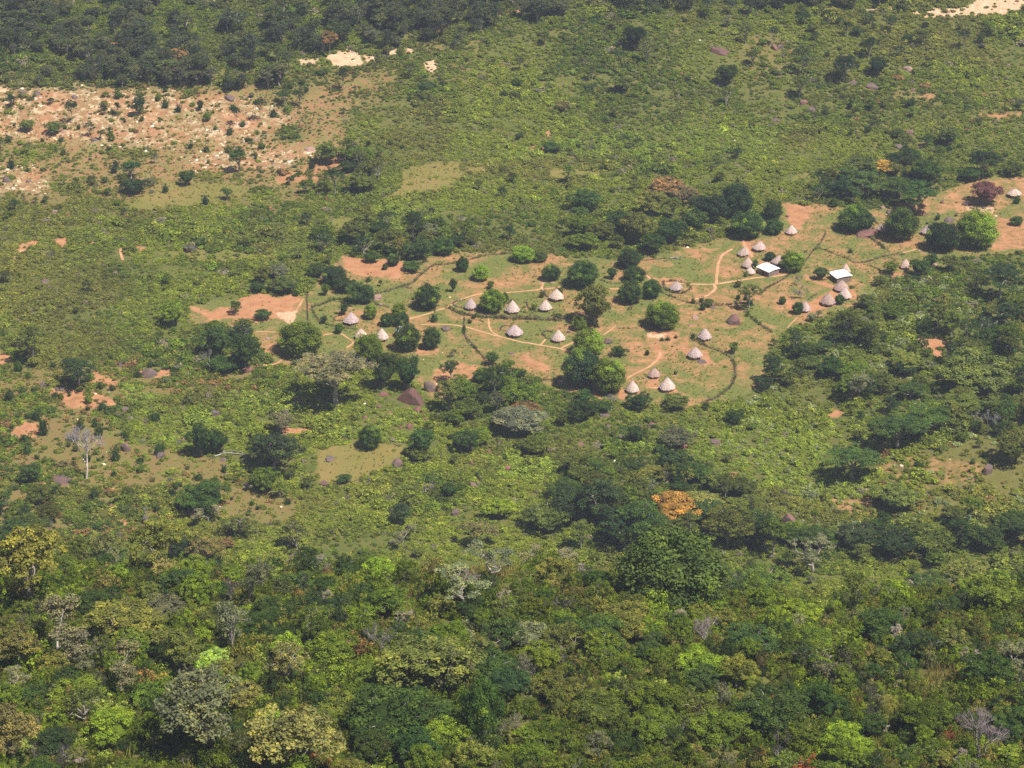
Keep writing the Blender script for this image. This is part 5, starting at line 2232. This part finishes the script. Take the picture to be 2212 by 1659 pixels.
def palette(names, w, n):
    i = R2.choice(len(names), size=n, p=np.array(w) / sum(w))
    return np.array([TINT[k] for k in names])[i]


PATHPTS = []
for wd, pts in PATHS:
    PATHPTS.append(densify(cast(*zip(*pts))[:, :2], 1.0))
PATHPTS = np.concatenate(PATHPTS)


def off_paths(x, y, d=1.3):
    cells = set()
    for a, b in PATHPTS:
        for i in (-1, 0, 1):
            for j in (-1, 0, 1):
                cells.add((int(a // d) + i, int(b // d) + j))
    return np.array([(int(a // d), int(b // d)) not in cells for a, b in zip(x, y)])


SHRUB = [bush_mesh(s, LEAF_I, 11, 26, 0.24, h, "shrub") for s, h in ((201, .8), (202, .65), (203, .9), (204, .75), (205, .55))]
shrub_col = proto_collection("shrub_source", SHRUB)
x, y, z, u, v = field(380000, -330, 330, 545, 1200)
soil, pale, grass, vil = look(blur(M_soil, 1), u, v), look(M_pale, u, v), look(M_grass, u, v), look(M_vil, u, v)
stony, dry, mot, forest = look(M_stony, u, v), look(M_dry, u, v), look(M_mot, u, v), look(M_for, u, v)
patch = fbm(x, y, 24, 61, 3)
fine = fbm(x, y, 7, 67, 2)
dens = np.full(len(x), 0.96)
dens = dens * (1 - 0.50 * dry * (0.65 + 0.9 * (fine < 0.02)))
dens = dens * (1 - 0.84 * stony)
dens = np.where(mot > 0.3, dens * np.clip(0.74 + 1.9 * (patch + 0.6 * fine), 0.12, 1), dens)
dens = dens * (1 - 0.965 * vil) * (1 - 0.97 * grass) * (1 - 0.93 * np.clip(soil * 1.4, 0, 1)) * (1 - 0.95 * pale)
GARDEN = layer([(1, [(1380, 805), (1400, 797), (1440, 815), (1438, 830), (1455, 852), (1400, 848), (1372, 830)]), (1, [(730, 690), (795, 695), (800, 735), (745, 735)]),
                (.8, [(1865, 560), (1895, 565), (1890, 590), (1862, 585)]), (.7, [(1090, 660), (1150, 655), (1210, 680), (1100, 684)])], 2)
gd = look(GARDEN, u, v)
dens = np.maximum(dens, 0.75 * gd)
gapn = fbm(x, y, 30, 211, 3) + 0.35 * fbm(x, y, 8, 213, 2)
dens = dens * np.where((gapn > 0.34) & (forest < 0.5), 0.55, 1)
# thin spots where the red earth shows through the scrub
dens = dens * np.where(fbm(x, y, 13, 71, 3) > 0.42, 0.25, 1)
# the scrub floor hidden behind the near crest need not be planted
k = (R2.random(len(x)) < dens) & spots_mask(x, y, 0.7) & ~((v > 1290))
gd = gd[k]
x, y, z, u, v, patch, fine, vil, stony, dry, mot, forest = [a[k] for a in (x, y, z, u, v, patch, fine, vil, stony, dry, mot, forest)]
kk = off_paths(x, y)
x, y, z, u, v, patch, fine, vil, stony, dry, mot, forest = [a[kk] for a in (x, y, z, u, v, patch, fine, vil, stony, dry, mot, forest)]
gd = gd[kk]
n = len(x)
rad = np.exp(R2.normal(size=n) * 0.36) * 0.74
rad *= 1 + 0.35 * (patch > 0.15) + 0.2 * forest
thick = sstep(0.05, 0.40, fbm(x, y, 34, 217, 4))
rad *= 1 + 0.75 * thick * (R2.random(n) < 0.6)
rad = np.where(vil > 0.4, rad * 0.42, rad)
rad = np.where((stony > 0.4) | (dry > 0.5), rad * 0.62, rad)
tint = palette(["green", "drab", "dark", "olive", "fresh"], [.34, .26, .16, .14, .10], n)
light = np.clip(0.72 + 2.0 * fbm(x, y, 45, 83, 4) + 0.5 * fine - 0.65 * thick, 0, 1)[:, None]
tint = tint * (1 - 0.72 * light) + np.array([0.265, 0.320, 0.038]) * 0.72 * light
rdn = (np.clip(fbm(x, y, 40, 223, 3) * 2.2 - 0.25, 0, 0.55))[:, None]
tint = tint * (1 - rdn) + np.array([0.20, 0.185, 0.05]) * rdn
dk = np.clip(forest * 0.7, 0, 1)[:, None]
tint = tint * (1 - dk) + palette(["dark", "green", "drab", "deep"], [.4, .25, .3, .05], n) * dk
# bright young leaf patches
br = layer([(1, [(222, 838), (290, 835), (352, 862), (300, 872), (235, 862)]), (.8, [(1040, 985), (1120, 975), (1210, 1010), (1180, 1040), (1080, 1030)]),
            (.6, [(1320, 960), (1620, 900), (1900, 960), (1860, 1100), (1700, 1060), (1500, 1000)]), (.55, [(1000, 350), (1380, 270), (1700, 280), (1660, 340), (1300, 340)]),
            (.5, [(640, 890), (900, 890), (930, 960), (700, 940)]), (.5, [(560, 560), (800, 440), (1000, 430), (960, 470), (700, 560)]), (.5, [(500, 840), (690, 850), (640, 900), (480, 890)]), (.5, [(350, 900), (470, 900), (470, 960), (330, 970)])], 8)
b_ = (look(br, u, v) * (R2.random(n) < 0.75))[:, None]
tint = tint * (1 - b_) + np.array([0.27, 0.37, 0.055]) * b_
g_ = ((gd > 0.3) & (R2.random(n) < 0.7))[:, None]
tint = np.where(g_, np.array([0.26, 0.33, 0.07]), tint)
gr = (R2.random(n) < 0.025)[:, None]
tint = np.where(gr, np.array([0.24, 0.22, 0.16]), tint)
wt = ((R2.random(n) < 0.10) & (u > 1600) & (v > 600) & (v < 1150))[:, None]
tint = np.where(wt, np.array([0.30, 0.36, 0.16]), tint)
rs = ((R2.random(n) < 0.10 * (dry + mot)))[:, None]
tint = np.where(rs, np.array(TINT["rust"]), tint)
tint = tint * 1.0 * (1 + 0.16 * R2.normal(size=(n, 1))).clip(0.6, 1.5)
sc = np.stack([rad, rad * (0.9 + 0.2 * R2.random(n)), rad * (0.55 + 0.45 * R2.random(n))], 1)
scatter("undergrowth", "waist-high green scrub covering the valley floor and slopes", shrub_col, np.stack([x, y, z - 0.05], 1), sc, tint, R2.integers(0, len(SHRUB), n), R2.random(n) * 6.28)
print("undergrowth", n)

clock('# larger dark bushes')
# larger dark bushes and low trees in the scrub and the far wood
def joined(tm, cm, name):
    va = np.empty(len(tm.vertices) * 3, np.float32)
    tm.vertices.foreach_get("co", va)
    vb = np.empty(len(cm.vertices) * 3, np.float32)
    cm.vertices.foreach_get("co", vb)
    out, off = [], 0
    fs, mi, tone = [], [], []
    for me, base, m in ((tm, 0, 0), (cm, len(tm.vertices), 1)):
        lt = np.empty(len(me.polygons), np.int32)
        me.polygons.foreach_get("loop_total", lt)
        lv = np.empty(len(me.loops), np.int32)
        me.loops.foreach_get("vertex_index", lv)
        st = np.concatenate([[0], np.cumsum(lt)[:-1]])
        tn = np.zeros(len(lt), np.float32)
        if "tone" in me.attributes:
            me.attributes["tone"].data.foreach_get("value", tn)
        for sides in (3, 4):
            w = np.where(lt == sides)[0]
            if len(w):
                fs.append(lv[st[w][:, None] + np.arange(sides)] + base)
                mi.append(np.full(len(w), m))
                tone.append(tn[w])
    return mesh_np(name, np.concatenate([va.reshape(-1, 3), vb.reshape(-1, 3)]), fs, [BARK_GREY, LEAF_I],
                   {"tone": ('FACE', 'FLOAT', np.concatenate(tone))}, np.concatenate(mi))


WOOD = [joined(a, b, "wood_tree") for kind in ("low", "broad", "sparse", "acacia", "tall") for a, b, c_ in KINDS[kind][:3]]
wood_col = proto_collection("wood_source", WOOD)
x, y, z, u, v = field(24000, -330, 330, 545, 1300)
vil, forest, mot, grass, stony, dry = look(M_vil, u, v), look(M_for, u, v), look(M_mot, u, v), look(M_grass, u, v), look(M_stony, u, v), look(M_dry, u, v)
soil = look(blur(M_soil + M_pale, 4), u, v)
dens = 0.022 + 0.03 * (v < 330) * (u > 1100) + 0.55 * forest + 0.4 * forest * (v < 190)
dens *= (1 - vil) * (1 - 0.97 * grass) * (1 - 0.9 * stony) * (1 - 0.5 * dry * (forest < .3)) * (1 - 0.9 * np.clip(soil * 2, 0, 1)) * (1 - 0.7 * mot)
dens *= np.clip(0.75 + 1.6 * fbm(x, y, 40, 91, 3), 0.15, 1.5)
k = (R2.random(len(x)) < dens) & spots_mask(x, y, 0.95) & (v < 1290)
x, y, z, u, v, forest = [a[k] for a in (x, y, z, u, v, forest)]
n = len(x)
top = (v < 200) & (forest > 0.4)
rad = np.where(forest > 0.4, 2.3 + 2.2 * R2.random(n), 1.2 + 1.5 * R2.random(n) ** 2)
pick = np.where(forest > 0.4, R2.integers(0, len(WOOD), n), R2.integers(0, 6, n))
tint = palette(["dark", "deep", "drab", "green", "olive", "greyg"], [.24, .10, .32, .16, .10, .08], n)
tint = np.where(top[:, None], tint * 0.42 + np.array([0.085, 0.098, 0.068]) * 0.58, tint)  # far wood greyed: distance haze mixed into the leaf tints
far = top & (R2.random(n) < 0.02)
tint = np.where(far[:, None], np.array(TINT["rust"]), tint)
tint = tint * (1 + 0.18 * R2.normal(size=(n, 1))).clip(0.6, 1.5)
sc = np.stack([rad, rad, rad * (0.75 + 0.4 * R2.random(n))], 1)
scatter("woodland", "dense far-off woodland and scattered low trees of the valley", wood_col, np.stack([x, y, z], 1), sc, tint, pick, R2.random(n) * 6.28)
print("woodland", n)

clock('e near slope: shrubs')
# the near slope: shrubs of one to two metres, then small trees between the individuals
NEAR = [bush_mesh(s, LEAF_I, 30, 40, 0.125, h, "shrub", 0.2, 0.30) for s, h in ((301, 1.0), (302, .8), (303, 1.2), (304, .9), (305, 1.05), (306, .7))]
near_col = proto_collection("near_shrub_source", NEAR)
x, y, z, u, v = field(30000, -150, 150, 255, 500)
gap = layer([(1, [(1975, 1445), (2060, 1440), (2080, 1480), (2010, 1515), (1975, 1500)]), (.9, [(880, 1205), (960, 1190), (1110, 1220), (1130, 1290), (1060, 1270), (920, 1290)]),
             (.8, [(1130, 1600), (1200, 1590), (1210, 1640), (1140, 1650)]), (.8, [(420, 1235), (500, 1180), (480, 1260), (420, 1270)]), (.7, [(-20, 1560), (60, 1560), (60, 1600), (-20, 1610)])], 4)
g = look(gap, u, v)
dens = np.where(y > 400, 0.30, 0.88) * (1 - 0.95 * g) * np.where(fbm(x, y, 14, 131, 2) > 0.45, 0.8, 1)
k = (R2.random(len(x)) < dens) & spots_mask(x, y, 0.22)
x, y, z, u, v = [a[k] for a in (x, y, z, u, v)]
n = len(x)
rad = np.exp(R2.normal(size=n) * 0.38) * 1.0
tint = palette(["green", "fresh", "dark", "drab", "olive", "deep", "greyg", "tawny", "rust"], [.32, .22, .12, .10, .10, .03, .05, .05, .015], n)
big = fbm(x, y, 18, 141, 2)[:, None]
tint = tint * np.where(big > 0.1, 0.98, 0.80) * np.array([1.05, 1.0, 0.9])
tint = tint * (1 + 0.2 * R2.normal(size=(n, 1))).clip(0.55, 1.6)
lm = (R2.random(n) < 0.02)[:, None]
tint = np.where(lm, np.array([0.33, 0.42, 0.08]), tint)
rd = (R2.random(n) < 0.0012)[:, None]
tint = np.where(rd, np.array([0.30, 0.10, 0.05]), tint)
sc = np.stack([rad, rad * (0.85 + 0.3 * R2.random(n)), rad * (0.8 + 0.9 * R2.random(n))], 1)
scatter("near_undergrowth", "thick mixed-green scrub filling the near slope", near_col, np.stack([x, y, z - 0.1], 1), sc, tint, R2.integers(0, len(NEAR), n), R2.random(n) * 6.28)
print("near", n)

x, y, z, u, v = field(1500, -150, 150, 262, 430)
k = spots_mask(x, y, 0.9) & (look(gap, u, v) < 0.3) & (R2.random(len(x)) < np.where(y > 398, 0.25, 0.42))
x, y, z, u, v = [a[k] for a in (x, y, z, u, v)]
n = len(x)
rad = 1.3 + 1.5 * R2.random(n)
tint = palette(["green", "fresh", "dark", "drab", "olive", "greyg", "tawny"], [.36, .20, .16, .14, .09, .04, .01], n)
tint = tint * (1 + 0.18 * R2.normal(size=(n, 1))).clip(0.6, 1.5)
sc = np.stack([rad, rad, rad * (0.8 + 0.5 * R2.random(n))], 1)
scatter("near_thicket", "tangle of small trees between the larger crowns of the near slope", wood_col, np.stack([x, y, z], 1), sc, tint, R2.integers(0, 9, n), R2.random(n) * 6.28)
print("thicket", n)

clock('-------- grass tufts')
TW = [joined(a, b, "twig_shrub") for kind in ("scrub", "bare", "grey") for a, b, c_ in KINDS[kind][:3]]
twig_col = proto_collection("twig_source", TW)
x, y, z, u, v = field(1500, -150, 150, 262, 430)
k = (R2.random(len(x)) < 0.12) & (look(gap, u, v) < 0.4)
x, y, z, u, v = [a[k] for a in (x, y, z, u, v)]
n = len(x)
rad = 1.1 + 1.0 * R2.random(n)
tint = palette(["greyt", "palet", "greyg", "brown"], [.4, .15, .35, .1], n) * (1 + 0.15 * R2.normal(size=(n, 1))).clip(0.6, 1.4)
scatter("dry_brushwood", "grey leafless twigs standing among the near scrub", twig_col, np.stack([x, y, z], 1), np.stack([rad, rad, rad * (0.8 + 0.5 * R2.random(n))], 1), tint, R2.integers(0, len(TW), n), R2.random(n) * 6.28)
print("twigs", n)

# ------------------------------------------------------------------ grass tufts and loose stones
def tuft(seed, n=34):
    r = np.random.default_rng(seed)
    a = r.random(n) * 6.283
    q = 0.35 * np.sqrt(r.random(n))
    base = np.stack([q * np.cos(a), q * np.sin(a), np.zeros(n)], 1)
    tip = base * 2.0 + np.stack([0.2 * r.normal(size=n), 0.2 * r.normal(size=n), 0.7 + 0.5 * r.random(n)], 1)
    sd = np.cross(tip - base, unit(n, r))
    sd = sd / np.linalg.norm(sd, axis=1)[:, None] * 0.035
    v = np.stack([base - sd, base + sd, tip + sd * 0.3, tip - sd * 0.3], 1).reshape(-1, 3)
    return mk_leaf_mesh("tuft", [(v, np.arange(n * 4).reshape(n, 4), r.random(n))], LEAF_I)


tuft_col = proto_collection("tuft_source", [tuft(s) for s in (1, 2, 3, 4)])
X1 = [field(90000, -260, 260, 590, 1010), field(16000, -150, 150, 255, 430)]
P, T, S = [], [], []
for q, (x, y, z, u, v) in enumerate(X1):
    if q == 0:
        m = np.clip(look(M_grass, u, v) + 0.8 * look(M_vil, u, v) + 0.6 * look(M_dry, u, v) + 0.6 * look(M_mot, u, v), 0, 1) * (1 - 0.9 * np.clip(look(M_soil, u, v) * 1.3, 0, 1)) * (1 - look(M_pale, u, v))
        m = m * np.where(fbm(x, y, 9, 151, 3) > 0.0, 0.9, 0.3)
        k = (R2.random(len(x)) < m)
        x, y, z = x[k], y[k], z[k]
        k = off_paths(x, y, 1.0)
        x, y, z = x[k], y[k], z[k]
        n = len(x)
        t = palette(["olive", "green", "tawny", "brown"], [.42, .25, .23, .1], n) * (1.35 + 0.2 * R2.normal(size=(n, 1)))
        s = 0.28 + 0.35 * R2.random(n)
    else:
        k = (look(gap, u, v) > 0.25) | (R2.random(len(x)) < 0.06)
        x, y, z = x[k], y[k], z[k]
        n = len(x)
        t = palette(["tawny", "olive", "brown"], [.6, .25, .15], n) * (1.15 + 0.2 * R2.normal(size=(n, 1)))
        s = 1.0 + 0.8 * R2.random(n)
    P.append(np.stack([x, y, z], 1))
    T.append(np.clip(t, 0.005, 1))
    S.append(s)
P, T, S = np.concatenate(P), np.concatenate(T), np.concatenate(S)
scatter("grass", "tufted green and straw-coloured grass of the pastures and gaps", tuft_col, P, np.stack([S, S, S], 1), T, R2.integers(0, 4, len(P)), R2.random(len(P)) * 6.28)
print("grass", len(P))


def stone_mat():
    m, nt, out = new_mat("loose_stone")
    c = attr_n(nt, "tint", 'INSTANCER').outputs["Color"]
    principled(nt, out, c, 0.9, 0.1)
    return m


ST = stone_mat()
st_m = []
for s in range(3):
    vv, ff = ico((1, 0.8, 0.55), 700 + s, 0.3, 2)
    st_m.append(mesh_np("stone", vv, ff, [ST]))
stone_col = proto_collection("stone_source", st_m)
x, y, z, u, v = field(150000, -330, 330, 590, 1160)
m = 0.5 * look(M_stony, u, v) * (fbm(x, y, 16, 161, 3) > -0.12) + 0.012 * look(M_mot, u, v) + 0.35 * look(M_pale, u, v) * (v < 160) + 0.003 * look(M_vil, u, v) + 0.0015
k = R2.random(len(x)) < m
x, y, z, u, v = [a[k] for a in (x, y, z, u, v)]
n = len(x)
rad = 0.18 + 0.75 * R2.random(n) ** 4
t = np.array([(0.66, 0.50, 0.36), (0.64, 0.48, 0.30), (0.32, 0.24, 0.23), (0.78, 0.71, 0.55)])[R2.choice(4, n, p=[.4, .25, .13, .22])]
scatter("rubble", "pale loose stones strewn over the dry slope", stone_col, np.stack([x, y, z], 1), np.stack([rad] * 3, 1), t, R2.integers(0, 3, n), R2.random(n) * 6.28)
print("stones", n)

write_labels()

clock('--------------- haze')
# ------------------------------------------------------------------ haze
HAZE = 0.00012
if HAZE > 0:
    hv = [(x, y, z) for x in (-3400, 3400) for y in (-500, 4200) for z in (-40, 720)]
    hf = np.array([(0, 1, 3, 2), (4, 6, 7, 5), (0, 4, 5, 1), (2, 3, 7, 6), (0, 2, 6, 4), (1, 5, 7, 3)])
    m = bpy.data.materials.new("haze")
    m.use_nodes = True
    nt = m.node_tree
    for q in list(nt.nodes):
        nt.nodes.remove(q)
    out = nt.nodes.new("ShaderNodeOutputMaterial")
    pv = nt.nodes.new("ShaderNodeVolumePrincipled")
    pv.inputs["Color"].default_value = (0.66, 0.76, 0.98, 1)
    pv.inputs["Density"].default_value = HAZE
    pv.inputs["Anisotropy"].default_value = 0.0
    nt.links.new(pv.outputs[0], out.inputs["Volume"])
    ho = obj("haze", mesh_np("haze", hv, hf, [m]))
    ho["kind"] = "stuff"
    ho["label"] = "thin bluish haze in the air over the valley"
